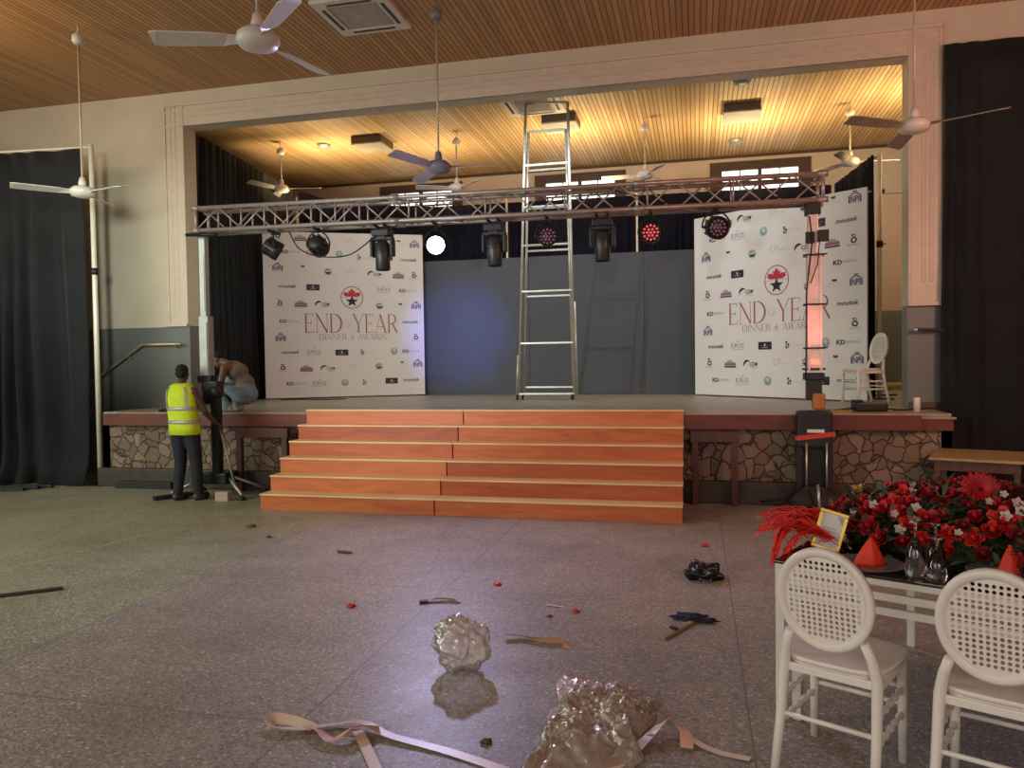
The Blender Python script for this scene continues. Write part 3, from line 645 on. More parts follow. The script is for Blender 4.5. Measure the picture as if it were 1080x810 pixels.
fan(-2.79, 4.60, 3.76, radians(78), 'large white fan overlapping the top edge of the hall ceiling', R_=.68)
fan(-7.03, 7.71, 3.69, radians(108), 'white ceiling fan in front of the far left drape')
fan(-2.78, 8.22, 3.80, radians(9), 'violet tinted ceiling fan over the centre of the truss', mat('fan_violet', (.34, .30, .38), .35), hubm=mat('fan_violet_hub', (.20, .18, .24), .4), R_=.76)
fan(2.0, 7.95, 3.77, radians(91), 'brown bladed fan in front of the right column', fand, .76)
fan(-7.27, 12.65, 4.80, radians(10), 'stage fan at left mostly hidden by the side drape')
fan(-4.06, 12.98, 4.68, radians(80), 'small stage fan in front of the left window')
fan(-.81, 13.05, 4.69, radians(57), 'small stage fan between the centre and right windows', nblade=3)
fan(2.38, 13.15, 4.70, radians(6), 'stage fan above the right banner', mat('fan_white_blade', (.55, .50, .44), .4))

# ------------------------------------------------------------------ truss with towers
TA, TB = V((-5.92, 8.40, 3.405)), V((1.29, 8.75, 3.405))
td = (TB-TA).normalized(); tn = V((-td.y, td.x, 0)); tl = (TB-TA).length
trussm = mat('truss_aluminium', (.42, .36, .35), .42, .55, .1, 20)
t = thing('lighting_truss', 'long box truss spanning the stage front with nine lamps hung below', 'truss', (TA.x, TA.y, 3.27))
hs = .135
bm = nb()
for sy in (-1, 1):
    for sz in (-1, 1):
        o_ = tn*hs*sy+V((0, 0, hs*sz)); tube(bm, [TA+o_, TB+o_], .025, 8)
obj('chords', bm, trussm, t)
bm = nb(); nseg = 24; sg = tl/nseg
for i in range(nseg+1):
    p = TA+td*(i*sg)
    for sy in (-1, 1):
        if i % 3 == 0 or i < 8 or i == nseg: tube(bm, [p+tn*hs*sy+V((0, 0, -hs)), p+tn*hs*sy+V((0, 0, hs))], .011, 6)
        if i < nseg:
            q = p+td*sg; up_ = 1 if (i+(sy > 0)) % 2 == 0 else -1
            tube(bm, [p+tn*hs*sy+V((0, 0, -hs*up_)), q+tn*hs*sy+V((0, 0, hs*up_))], .010, 6)
    for sz in (-1, 1):
        if i < nseg: q = p+td*sg; s_ = 1 if i % 2 else -1; tube(bm, [p+tn*hs*s_+V((0, 0, hs*sz)), q-tn*hs*s_+V((0, 0, hs*sz))], .009, 6)
obj('lattice', bm, trussm, t)
for P_, nm in ((TA, 'end_frame'), (TB, 'end_frame')):
    bm = nb()
    for sy in (-1, 1):
        for sz in (-1, 1): c = P_+tn*hs*sy+V((0, 0, hs*sz)); tube(bm, [c-td*.05, c+td*.05], .032, 10)
    for s_ in (-1, 1): tube(bm, [P_+tn*hs*s_-V((0, 0, hs)), P_+tn*hs*s_+V((0, 0, hs))], .02, 8); tube(bm, [P_-tn*hs+V((0, 0, hs*s_)), P_+tn*hs+V((0, 0, hs*s_))], .02, 8)
    obj(nm, bm, trussm, t)
for x in (-3.4, -.6):   # splice sleeves
    k = (x-TA.x)/(TB.x-TA.x); p = TA.lerp(TB, k)
    for sy in (-1, 1):
        for sz in (-1, 1): bm = nb(); c = p+tn*hs*sy+V((0, 0, hs*sz)); tube(bm, [c-td*.06, c+td*.06], .033, 10); obj('coupler', bm, trussm, t)

# left tower
t = thing('lifting_tower', 'grey winch tower carrying the left end of the truss', 'tower', (-5.90, 8.45, 0))
mastg = mat('mast_grey', (.42, .44, .41), .4, .3)
bm = nb(); box(bm, (-5.955, 8.46, 2.72), (.085, .085, 1.10), 0, .006); bx(bm, -5.985, -5.925, 8.41, 8.42, 2.3, 3.0); obj('inner_mast', bm, mastg, t)
bm = nb(); box(bm, (-5.945, 8.46, 1.87), (.13, .12, .74), 0, .008); box(bm, (-5.905, 8.395, 1.83), (.03, .02, .66)); obj('outer_mast', bm, mastg, t)
bm = nb(); box(bm, (-5.94, 8.45, 1.46), (.19, .15, .09), 0, .01); box(bm, (-5.86, 8.45, 1.33), (.20, .16, .20), 0, .02); lathe(bm, [(0, -.04), (.07, -.04), (.07, .04), (0, .04)], (-5.78, 8.36, 1.3), 14, M4=along((0, 1, 0))); obj('winch', bm, blk, t)
bm = nb(); box(bm, (-5.83, 8.46, .80), (.10, .10, 1.05), 0, .006); obj('base_column', bm, blk, t)
bm = nb(); box(bm, (-5.80, 8.46, .23), (.34, .30, .14), 0, .02); obj('base_block', bm, blk, t)
for (x, y) in ((-6.30, 8.18), (-5.33, 8.2), (-6.25, 8.74), (-5.35, 8.74)):
    bm = nb(); tube(bm, [(-5.82+(.1 if x > -5.8 else -.1), 8.46, .27), (x, y, .06)], .018, 8); og = obj('outrigger', bm, alu_d, t)
    bm = nb(); lathe(bm, [(0, 0), (.05, 0), (.045, .03), (.02, .05), (0, .05)], (x, y, 0), 12); obj('foot', bm, blkp, og)
bm = nb(); tube(bm, [(-5.82, 8.46, .95), (-6.12, 8.3, .16)], .011, 6); tube(bm, [(-5.82, 8.46, .95), (-5.52, 8.34, .16)], .011, 6); obj('brace', bm, alu_d, t)
bm = nb(); tube(bm, [(-6.12, 8.36, 3.245), (-5.60, 8.22, 3.20)], .022, 8); obj('carrying_fork', bm, blk, t)
bm = nb(); box(bm, (-5.955, 8.46, 3.255), (.16, .16, .03)); obj('head_plate', bm, blk, t)

# right tower
t = thing('lifting_tower', 'black winch tower with pink lit mast carrying the right truss end', 'tower', (1.20, 8.70, 0))
mastp = mat('mast_pale', (.78, .62, .58), .35, .25)
bm = nb(); box(bm, (1.205, 8.70, 2.36), (.10, .10, 1.70), 0, .006); obj('inner_mast', bm, mastp, t)
bm = nb(); box(bm, (1.215, 8.70, 2.10), (.14, .13, 1.24), 0, .008)
for s_ in (-1, 1): bx(bm, 1.215+s_*.06-.012, 1.215+s_*.06+.012, 8.615, 8.645, 1.48, 2.72)
obj('outer_mast', bm, mastp, t)
for z in (2.18, 2.70, 1.72):
    bm = nb(); box(bm, (1.215, 8.69, z), (.20, .16, .018)); tube(bm, [(1.10, 8.62, z), (1.34, 8.62, z+.004)], .008, 6); obj('mast_collar', bm, blk, t)
bm = nb(); box(bm, (1.17, 8.63, 2.88), (.09, .04, .12), 0, .004); box(bm, (1.30, 8.63, 2.895), (.11, .04, .12), 0, .004); obj('pulley_cover', bm, blk, t)
bm = nb(); box(bm, (1.205, 8.7, 3.20), (.15, .15, .15), 0, .01); obj('head_block', bm, blk, t)
bm = nb(); box(bm, (1.21, 8.69, 1.42), (.20, .18, .08), 0, .012); box(bm, (1.21, 8.69, 1.28), (.15, .15, .22), 0, .012); box(bm, (1.21, 8.69, 1.50), (.22, .14, .02)); box(bm, (1.335, 8.68, 1.36), (.05, .06, .06), 0, .01); obj('winch', bm, blk, t)
bm = nb(); box(bm, (1.25, 8.63, 1.16), (.13, .10, .17), 0, .02); obj('motor_cover', bm, mat('orange_cover', (.42, .16, .03), .4), t)
bm = nb(); box(bm, (1.215, 8.70, .86), (.36, .14, .40), 0, .03); bx(bm, 1.05, 1.385, 8.74, 8.77, .20, .9)
for s_ in (-1, 1): bx(bm, 1.215+s_*.155-.028, 1.215+s_*.155+.028, 8.66, 8.73, .16, .70)
obj('carriage', bm, blk, t)
for s_ in (-.085, .115):
    bm = nb(); tube(bm, [(1.215+s_, 8.63, .24), (1.215+s_, 8.63, .72)], .011, 8); obj('guide_rod', bm, alu, t)
bm = nb(); box(bm, (1.215, 8.62, .79), (.40, .012, .05), rot=Euler((0, radians(-7), 0))); obj('strap', bm, mat('red_strap', (.60, .05, .03), .5), t)
bm = nb(); box(bm, (1.22, 8.62, .845), (.17, .012, .035), 0); obj('label_plate', bm, white, t)
bm = nb()
g = []
for z, w, d_ in ((.26, .09, .07), (.17, .20, .13), (.08, .27, .18), (.06, .27, .18)):
    g.append([bm.verts.new((1.20+sx*w, 8.68+sy*d_, z)) for sx, sy in ((-1, -1), (1, -1), (1, 1), (-1, 1))])
for i in range(3): bridge(bm, g[i], g[i+1], 0, False)
bm.faces.new(g[0]); bm.faces.new(g[-1][::-1]); obj('base_skirt', bm, blk, t)
for (x, y) in ((.98, 8.46), (1.42, 8.46)):
    bm = nb(); lathe(bm, [(0, -.018), (.038, -.018), (.045, 0), (.038, .018), (0, .018)], (x, y, .045), 14, M4=along((1, 0, 0))); box(bm, (x, y+.02, .09), (.05, .06, .05), 0, .006); obj('castor', bm, blkp, t)
bm = nb(); tube(bm, [(1.22, 8.48, .30), (1.23, 8.42, .05)], .016, 8); obj('outrigger', bm, alu, t)
for s_ in (-1, 1):
    bm = nb(); tube(bm, [(1.2+s_*.16, 8.70, .13), (1.2+s_*.52, 8.80-.02, .05)], .014, 6); obj('outrigger', bm, blk, t)
bm = nb(); tube(bm, [(1.16, 8.60, 3.1), (1.19, 8.60, 2.85), (1.13, 8.61, 2.3), (1.125, 8.61, 1.7), (1.12, 8.60, 1.4)], .008, 6); tube(bm, [(1.26, 8.60, 2.85), (1.24, 8.60, 2.6), (1.17, 8.60, 2.4)], .006, 6); obj('power_cable', bm, blkp, t)
ld = mat('red_lamp_lens', (.9, .3, .25), .3, emit=(1, .16, .12), es=1.6)
bm = nb(); box(bm, (1.215, 8.60, 1.57), (.09, .02, .05), 0, .004); obj('lamp_lens', bm, ld, t)
spot('mast_red_lamp', (1.215, 8.40, 1.52), (0, .20, 1), 26, (1, .16, .12), 70, .6, .05)

# ------------------------------------------------------------------ hung lamps
lens_off = mat('lens_dark', (.05, .045, .05), .15, .2)
ringred = mat('ring_leds_red', (.5, .05, .06), .4, emit=(1, .10, .12), es=.9)
ringdim = mat('ring_leds_dim', (.25, .12, .18), .3, emit=(.6, .15, .3), es=.12)
bluelens = mat('blue_lit_lens', (.8, .85, 1), .3, emit=(.50, .58, 1.0), es=44)
def tpoint(x):
    k = (x-TA.x)/(TB.x-TA.x); p = TA.lerp(TB, k); return p.x, p.y
def par(x, z, d, lab, face='off', r=.115, ring_=None):
    px_, py_ = tpoint(x); t = thing('par_light', lab, 'stage light', (px_, py_, z)); d = V(d).normalized(); c = V((px_, py_, z))
    M4 = along(d); bm = nb()
    lathe(bm, [(0, -.13), (r*.55, -.125), (r*.8, -.10), (r*.86, -.03), (r, 0), (r, .085), (r*.93, .09), (r*.9, .04), (0, .04)], c, 20, M4=M4)
    for i in range(10):
        a = i*2*pi/10; p = M4 @ V((cos(a)*r*.93, sin(a)*r*.93, -.06)); box(bm, c+p, (.012, .03, .08), rot=(M4 @ Matrix.Rotation(a, 4, 'Z')).to_euler())
    body_ = obj('body', bm, blk, t)
    bm = nb(); lathe(bm, [(0, .062), (r*.88, .058), (r*.88, .05), (0, .05)], c, 20, M4=M4)
    obj('lens', bm, bluelens if face == 'blue' else lens_off, body_)
    if face in ('red', 'dim'):
        bm = nb()
        for rr_, nn in ((.078, 12), (.038, 6), (0, 1)):
            for i in range(nn):
                p = M4 @ V((cos(i*2*pi/nn)*rr_, sin(i*2*pi/nn)*rr_, .068)); lathe(bm, [(0, .006), (.012, .004), (.013, -.004), (0, -.004)], c+p, 8, M4=M4)
        obj('led_ring', bm, ringred if face == 'red' else ringdim, body_)
    side = d.cross(V((0, 0, 1))); side = side.normalized() if side.length > .1 else V((1, 0, 0))
    top = V((px_, py_, 3.27-.045)); hy = (top.z-z)
    bm = nb(); pts = []
    for i in range(13):
        a = pi*i/12; pts.append(c+side*(cos(a)*(r+.03))+V((0, 0, sin(a)*min(hy, r+.06))))
    tube(bm, [c+side*(r-.01)]+pts+[c-side*(r-.01)], .010, 6); obj('yoke', bm, blk, t)
    bm = nb(); ptop = c+V((0, 0, min(hy, r+.06)))
    tube(bm, [ptop, top], .012, 6); tube(bm, [top-V((.02, 0, 0)), top+V((.02, 0, 0))], .03, 10); cc = V((px_, py_, 3.235)); tube(bm, [cc-tn*.17, cc+tn*.17], .016, 8); obj('clamp', bm, blk, t); return t
def moving(x, z, lab, yaw=0):
    px_, py_ = tpoint(x); t = thing('moving_head', lab, 'stage light', (px_, py_, z)); c = V((px_, py_, 0))
    bm = nb(); box(bm, c+V((0, 0, 3.155)), (.22, .18, .08), yaw, .015); box(bm, c+V((0, 0, 3.10)), (.12, .12, .05), yaw, .01); obj('base', bm, blk, t)
    for s_ in (-1, 1):
        bm = nb(); box(bm, c+V((s_*.125*cos(yaw), s_*.125*sin(yaw), z+.03)), (.035, .11, .20), yaw, .012); box(bm, c+V((s_*.075*cos(yaw), s_*.075*sin(yaw), z+.14)), (.12, .10, .04), yaw, .01); obj('arm', bm, blk, t)
    bm = nb(); lathe(bm, [(0, .11), (.06, .11), (.09, .07), (.095, -.06), (.085, -.10), (.085, -.22), (.078, -.23), (.075, -.21), (0, -.21)], c+V((0, 0, z)), 20)
    for i in range(3): lathe(bm, [(.094, .0+i*.03-.04), (.102, .005+i*.03-.04), (.094, .01+i*.03-.04)], c+V((0, 0, z)), 20)
    obj('head', bm, mat('moving_head_black', (.03, .03, .035), .35, .1), t)
    for s_ in (-1, 1):
        bm = nb(); q = c+V((s_*.06, 0, 3.215)); tube(bm, [q+V((0, 0, -.03)), q+V((0, 0, .03))], .012, 6); cc = V((q.x, q.y, 3.236)); tube(bm, [cc-tn*.17, cc+tn*.17], .016, 8); obj('clamp', bm, blk, t)
par(-4.98, 3.03, (.8, .5, -.55), 'black par lamp turned away at the left end of the truss')
par(-4.40, 3.04, (-.1, .9, -.25), 'black par lamp in a round yoke above the left banner')
moving(-3.59, 2.95, 'moving head lamp beside the lit blue lamp')
par(-2.94, 2.99, (.33, -1, -.16), 'lit lamp glowing blue white on the truss', 'blue', .115)
moving(-2.24, 2.95, 'moving head lamp just left of the ladder')
par(-1.63, 3.03, (.2, -1, -.1), 'dark par lamp facing the hall in front of the ladder', 'dim', .11)
moving(-1.01, 2.96, 'moving head lamp just right of the ladder')
par(-.48, 3.02, (.05, -1, -.05), 'par lamp with a glowing red ring of bulbs', 'red', .11)
par(.22, 3.05, (.25, -1, -.25), 'black par lamp hanging over the right banner', 'dim', .125)
bx_, by_ = tpoint(-2.94)
spot('blue_beam', (bx_+.03, by_-.13, 2.97), (.30, -1, -.45), 300, (.62, .58, 1.0), 125, .9, .10)
spot('blue_back_spill', (bx_, by_+.2, 3.0), (-.27, 1, -.16), 1100, (.16, .2, 1.0), 26, 1, .1)
# loose cables along the truss
def cable(pts, r, lab, m=blkp, name='cable', n=6, loc=None):
    P_ = [V(p) for p in pts]; out = []
    for i in range(len(P_)-1):
        p0 = P_[max(i-1, 0)]; p1 = P_[i]; p2 = P_[i+1]; p3 = P_[min(i+2, len(P_)-1)]
        for k in range(n):
            s = k/n; out.append(.5*((2*p1)+(-p0+p2)*s+(2*p0-5*p1+4*p2-p3)*s*s+(-p0+3*p1-3*p2+p3)*s**3))
    out.append(P_[-1]); bm = nb(); tube(bm, out, r, 6); return tag(obj(name, bm, m), lab, 'cable')
cable([(-4.75, 8.42, 3.22), (-4.6, 8.40, 3.0), (-4.3, 8.42, 2.90), (-3.95, 8.43, 2.92), (-3.65, 8.44, 3.12)], .008, 'thin cable looping below the truss between the first two par lamps')
cable([(-.9, 8.55, 3.5), (-.2, 8.60, 3.30), (.2, 8.60, 3.24), (.75, 8.62, 3.33), (1.05, 8.60, 3.25)], .008, 'thin cable sagging along the right end of the truss')

# ------------------------------------------------------------------ ladder
t = thing('rolling_ladder', 'tall silver double ladder on castors standing on the stage', 'ladder', (-2.3, 11.9, ZS))
lt = mat('ladder_metal', (.58, .58, .50), .35, .6)
def lerpv(a, b, s): return V(a).lerp(V(b), s)
F0, F1 = [V((-2.745, 11.90, ZS+.10)), V((-1.85, 11.90, ZS+.10))], [V((-2.425, 11.22, 5.43)), V((-1.80, 11.22, 5.40))]
F0b, F1b = [V((-2.70, 12.10, ZS+.12)), V((-1.90, 12.10, ZS+.12))], [V((-2.42, 11.36, 5.05)), V((-1.86, 11.36, 5.05))]
for (A_, B_, nr, r) in ((F0, F1, (0.0, .185, .37, .53, .66, .80), .021), (F0b, F1b, (.02, .20, .385, .56, .72, .86, 1.0), .019)):
    for s_ in (0, 1):
        bm = nb(); tube(bm, [A_[s_], B_[s_]], r, 8); obj('stile', bm, lt, t)
    for q in nr:
        a = lerpv(A_[0], B_[0], q); b = lerpv(A_[1], B_[1], q); bm = nb(); box(bm, (a+b)/2, ((b-a).length, .035, .03), 0, .004); obj('rung', bm, lt, t)
bm = nb(); tube(bm, [F1[0], F1[1]], .02, 8); obj('top_bar', bm, lt, t)
bm = nb(); tube(bm, [lerpv(F0[0], F1[0], .14)+V((-.03, 0, 0)), F0[0]+V((-.035, 0, 0))], .016, 6); tube(bm, [lerpv(F0[1], F1[1], .33)+V((.035, 0, 0)), F0[1]+V((.04, 0, 0))], .016, 6); obj('side_brace', bm, lt, t)
for P_ in F0+F0b:
    bm = nb(); lathe(bm, [(0, -.016), (.045, -.016), (.05, 0), (.045, .016), (0, .016)], (P_.x-.03, P_.y, ZS+.05), 14, M4=along((1, .2, 0))); obj('castor', bm, blkp, t)
    bm = nb(); tube(bm, [(P_.x, P_.y, P_.z), (P_.x-.02, P_.y, ZS+.06)], .016, 6); tube(bm, [(P_.x-.07, P_.y-.02, ZS+.085), (P_.x+.05, P_.y, ZS+.09)], .012, 6); obj('castor_fork', bm, steel, t)

# ------------------------------------------------------------------ chairs
def chair(lab, loc, rz, group=None):
    t = thing('dining_chair', lab, 'chair', loc, rz, group); Wd = False
    hw, bd, fd = .178, -.17, .17
    bm = nb()
    for (k0, z0, z1) in ((1, .44, .462), (.98, .43, .442)):
        n = 28; pv = None
        for z, sc_ in ((z0, k0*.985), (z1, k0)):
            rg = []
            for i in range(n):
                a = 2*pi*i/n; ca, sa = cos(a), sin(a); px_ = (abs(ca)**.55)*(1 if ca > 0 else -1)*.20*sc_; py_ = (abs(sa)**.5)*(1 if sa > 0 else -1)*.195*sc_
                px_ *= 1+.07*py_/.195; rg.append(bm.verts.new((px_, py_+.01, z)))
            if pv: bridge(bm, pv, rg)
            else: bm.faces.new(rg)
            pv = rg
        bm.faces.new(pv[::-1])
    obj('seat', bm, chairw, t, Wd)
    # legs
    bl = {}
    for s in (-1, 1):
        bm = nb(); tube(bm, [(s*hw*1.02, bd-.085, 0), (s*hw*.99, bd-.03, .22), (s*hw*.96, bd, .43), (s*hw*.88, bd-.015, .51), (s*hw*.76, bd-.034, .575)], [.0165, .0185, .021, .019, .017], 10); obj('leg', bm, chairw, t, Wd)
        bm = nb(); tube(bm, [(s*hw*.98, fd, 0), (s*hw*.96, fd-.005, .43)], [.0155, .020], 10); obj('leg', bm, chairw, t, Wd)
    bm = nb()
    for s in (-1, 1):
        for z in (.20, .30):
            def tur(p, q):
                pts = []; rs = []
                for i in range(17): pts.append(V(p).lerp(V(q), i/16)); rs.append(.0095+.006*(1 if i in (2, 5, 8, 11, 14) else 0))
                tube(bm, pts, rs, 8)
            tur((s*hw*.98, bd-.03, z), (s*hw*.97, fd, z))
    for z, y in ((.235, bd-.028), (.235, fd), (.305, fd)): tube(bm, [(-hw, y, z), (hw, y, z)], .010, 8)
    obj('stretcher', bm, chairw, t, Wd)
    bm = nb(); 
    for a, b in (((-hw, bd), (hw, bd)), ((-hw, fd), (hw, fd)), ((-hw, bd), (-hw, fd)), ((hw, bd), (hw, fd))):
        c = ((a[0]+b[0])/2, (a[1]+b[1])/2, .415); box(bm, c, (abs(a[0]-b[0])+.02, abs(a[1]-b[1])+.018, .032), 0, .004)
    obj('apron', bm, chairw, t, Wd)
    # oval back, leaning backwards
    M4 = Matrix.Translation((0, bd-.055, .715)) @ Matrix.Rotation(radians(10), 4, 'X'); A_, B_ = .178, .205
    bm = nb(); n = 44; prs = [(1.0, 0), (.99, .014), (.93, .018), (.85, .011), (.82, .006), (.82, -.006), (.85, -.011), (.93, -.018), (.99, -.014)]; rings = []
    for i in range(n):
        a = 2*pi*i/n; rings.append([bm.verts.new(M4 @ V((cos(a)*A_*(1-(1-k)*1.0), y, sin(a)*B_*(1-(1-k)*.93)))) for k, y in prs])
    for i in range(n): bridge(bm, rings[i], rings[(i+1) % n])
    rim = obj('back_rim', bm, chairw, t, Wd)
    bm = nb(); pt = .0205; h = pt/2
    for i in range(-8, 9):
        for j in range(-9, 10):
            x = i*pt; z = j*pt
            if (x/(A_*.86))**2+(z/(B_*.875))**2 > 1.0: continue
            hole = (x/(A_*.79))**2+(z/(B_*.80))**2 < 1
            sq = [(x-h, z-h), (x, z-h), (x+h, z-h), (x+h, z), (x+h, z+h), (x, z+h), (x-h, z+h), (x-h, z)]
            o_ = [bm.verts.new(M4 @ V((p, 0, q))) for p, q in sq]
            if not hole: bm.faces.new(o_); continue
            r_ = pt*.37; ang = [-135, -90, -45, 0, 45, 90, 135, 180]
            i_ = [bm.verts.new(M4 @ V((x+cos(radians(w))*r_*.92, 0, z+sin(radians(w))*r_*1.1))) for w in ang]
            for k in range(8): bm.faces.new((o_[k], o_[(k+1) % 8], i_[(k+1) % 8], i_[k]))
    bmesh.ops.remove_doubles(bm, verts=bm.verts, dist=.0004)
    o = obj('cane_panel', bm, chairw, rim, Wd); md = o.modifiers.new('thickness', 'SOLIDIFY'); md.thickness = .006; md.offset = 0
    return t
fwd = radians(-27)
c1 = chair('white oval-back chair in front, left of the two at the mirror table', (.560, 3.235, 0), fwd)
dup(c1, (1.055, 3.04, 0), radians(-25), 'white oval-back chair cut by the right edge of the photo')
dup(c1, (2.07, 10.62, ZS+.0015), radians(112), 'white oval-back chair standing sideways on the stage by the right banner')

# ------------------------------------------------------------------ table with mirror top
TT = radians(-25.5); tx, ty = V((cos(TT), sin(TT), 0)), V((-sin(TT), cos(TT), 0)); TO = V((.335, 3.58, 0)); TL, TD, TZ = 2.3, 1.35, .72
def tp(u, v, z=0): return TO+tx*u+ty*v+V((0, 0, z))
t = thing('banquet_table', 'long white slatted table with a dark mirror top under the flowers', 'table', tp(TL/2, TD/2))
def tbox(bm, u0, u1, v0, v1, z0, z1, bev=0): box(bm, tp((u0+u1)/2, (v0+v1)/2, (z0+z1)/2), (abs(u1-u0), abs(v1-v0), abs(z1-z0)), TT, bev)
bm = nb(); tbox(bm, -.005, TL, -.005, TD, TZ-.012, TZ, .003); obj('mirror_top', bm, mat('dark_mirror_glass', (.012, .008, .008), .06, 0, .2, 4, spec=.8), t)
for v in (0, TD-.03):
    for z0, z1 in ((.680, .706), (.620, .652), (.560, .592)):
        bm = nb(); tbox(bm, .03, TL-.03, v, v+.025, z0, z1, .003); obj('slat', bm, chairw, t)
for u in (0, TL-.03):
    for z0, z1 in ((.680, .706), (.620, .652), (.560, .592)):
        bm = nb(); tbox(bm, u, u+.025, .03, TD-.03, z0, z1, .003); obj('slat', bm, chairw, t)
for u, v in ((0, 0), (.055, .05), (TL-.05, 0), (0, TD-.05), (.26, TD-.04), (TL-.05, TD-.05)):
    bm = nb(); tbox(bm, u, u+.04, v, v+.04, 0, .708, .004); obj('leg', bm, chairw, t)
bm = nb(); tbox(bm, .0, .06, -.003, .09, .56, .712, .003); obj('corner_plate', bm, chairw, t)

# ------------------------------------------------------------------ roses and foliage
def petal_layer(bm, n, r, h, open_, z0, rr, mi=0):
    for k in range(n):
        a = 2*pi*(k+rr.random()*.4)/n; g = []
        for i in range(4):
            s = i/3; row = []
            for j in range(5):
                q = j/4-.5; w = r*(1.15*sin(pi*min(1, .25+s*.6)))*q*1.25; rad = r*(.25+open_*s*s*.75+.35*s)
                ang = a+w/max(rad, .004)*.8; z = z0+h*s-abs(q)*h*.25*s - (.18*h*open_ if i == 3 else 0)
                row.append(bm.verts.new((cos(ang)*rad, sin(ang)*rad, z)))
            g.append(row)
        for i in range(3):
            for j in range(4): f = bm.faces.new((g[i][j], g[i][j+1], g[i+1][j+1], g[i+1][j])); f.smooth = True; f.material_index = mi
def rose_mesh(seed, open_=.6):
    rr = random.Random(seed); bm = nb(); ell(bm, (0, 0, .022), (.012, .012, .022), seg=8)
    petal_layer(bm, 3, .018, .045, .15, .002, rr); petal_layer(bm, 4, .028, .046, .35*open_+.1, 0, rr); petal_layer(bm, 5, .038, .042, .7*open_, -.002, rr); petal_layer(bm, 5, .047, .034, 1.0*open_, -.004, rr)
    return bm
redm = [mat('rose_red', (.42, .006, .012), .55, 0, .25, 25), mat('rose_deep_red', (.20, .004, .010), .6, 0, .25, 25), mat('rose_bright_red', (.62, .016, .014), .5, 0, .2, 25)]
leafm = mat('leaf_green', (.030, .055, .022), .5, 0, .4, 12); leafl = mat('leaf_grey_green', (.13, .16, .10), .6, 0, .3, 12)
fl_t = thing('flower_arrangement', 'big low mound of red roses and greenery on the mirror table', 'flowers', (1.25, 4.0, TZ))
CX = V((1.34, 3.93, TZ))
def mound(u, v):   # u along table (-1..1), v across (-1..1)
    hgt = max(0, 1-u*u-v*v); return V((CX.x, CX.y, TZ))+tx*(u*.74)+ty*(v*.42)+V((0, 0, .02+.27*sqrt(hgt)))
protos = [rose_mesh(i, o_) for i, o_ in ((1, .25), (2, .5), (3, .75))]
pm = []
for i, b_ in enumerate(protos):
    for k, mm in enumerate(redm):
        me = bpy.data.meshes.new('rose_bloom'); b_.to_mesh(me); me.materials.append(mm); pm.append(me)
for b_ in protos: b_.free()
rp_ = random.Random(21); spots = []
tries = 0
while len(spots) < 98 and tries < 20000:
    tries += 1; w_ = rp_.uniform(.02, 1); a_ = rp_.uniform(-.15, pi+.15) + pi; u = sqrt(1-w_*w_)*cos(a_)*.99; v = sqrt(1-w_*w_)*sin(a_)*.99
    p = mound(u, v)
    if any((p-q[0]).length < .066 for q in spots): continue
    n_ = V((tx*u*.9+ty*v*.9)) + V((0, 0, .75)); spots.append((p, n_.normalized()))
for i, (p, n_) in enumerate(spots):
    o = bpy.data.objects.new('rose', pm[rp_.choice((0, 1, 2, 3, 4, 5, 6, 7, 8, 0, 3))]); COL.objects.link(o); o.parent = fl_t
    d_ = (n_+V((rp_.uniform(-.4, .4), rp_.uniform(-.6, .1), rp_.uniform(-.2, .3)))).normalized()
    o.matrix_local = Matrix.Translation(p-V(fl_t.location)) @ along(d_) @ Matrix.Rotation(rp_.random()*6, 4, 'Z') @ Matrix.Scale(rp_.uniform(.80, 1.25), 4)
def leaf(bm, p, d_, up_, L_, w, mi=0):
    d_ = d_.normalized(); s_ = d_.cross(up_).normalized(); n_ = s_.cross(d_)
    g = []
    for i in range(5):
        s = i/4; ww = w*sin(pi*min(.97, .08+s*.9))*.5; c = p+d_*L_*s-n_*(L_*.25*s*s)
        g.append((bm.verts.new(c-s_*ww+n_*ww*.3), bm.verts.new(c), bm.verts.new(c+s_*ww+n_*ww*.3)))
    for i in range(4):
        for j in (0, 1): f = bm.faces.new((g[i][j], g[i][j+1], g[i+1][j+1], g[i+1][j])); f.smooth = True; f.material_index = mi
bm = nb()
for i in range(1500):
    w_ = rp_.uniform(0, 1); a_ = rp_.uniform(-.2, pi+.2)+pi; u = sqrt(1-w_*w_)*cos(a_); v = sqrt(1-w_*w_)*sin(a_)
    p = mound(u, v)-V((0, 0, rp_.uniform(-.02, .045))); leaf(bm, p, V((rp_.uniform(-1, 1), rp_.uniform(-1, .6), rp_.uniform(0, 1))), V((0, 0, 1)), rp_.uniform(.05, .10), rp_.uniform(.02, .035), rp_.choice((0, 0, 1)))
for v_ in bm.verts: v_.co.z = max(v_.co.z, TZ+.003)
fo = obj('foliage', bm, [leafm, leafl], fl_t, recalc=False); fo['kind'] = 'stuff'
# mossy core under the roses
bm = nb(); M4 = Matrix.Rotation(TT, 4, 'Z'); ell(bm, CX+V((0, 0, .0)), (.66, .35, .22), M4, 24)
for v_ in bm.verts: v_.co.z = max(v_.co.z, TZ+.001)
obj('moss_core', bm, leafm, fl_t)
def blossom(p, d_, r, m_, par_, nm='white_blossom'):
    bm = nb(); M4 = Matrix.Translation(p) @ along(d_)
    for k in range(5):
        a = k*2*pi/5; g = []
        for i in range(4):
            s = i/3; w = r*.42*sin(pi*min(.95, .15+s*.75)); c = V((cos(a)*r*s, sin(a)*r*s, r*.25*s)); q = V((-sin(a), cos(a), 0))*w; g.append((bm.verts.new(M4 @ (c-q)), bm.verts.new(M4 @ (c+q))))
        for i in range(3): bm.faces.new((g[i][0], g[i][1], g[i+1][1], g[i+1][0]))
    ell(bm, M4 @ V((0, 0, r*.12)), (r*.16,)*3, seg=8); return obj(nm, bm, m_, par_, recalc=False)
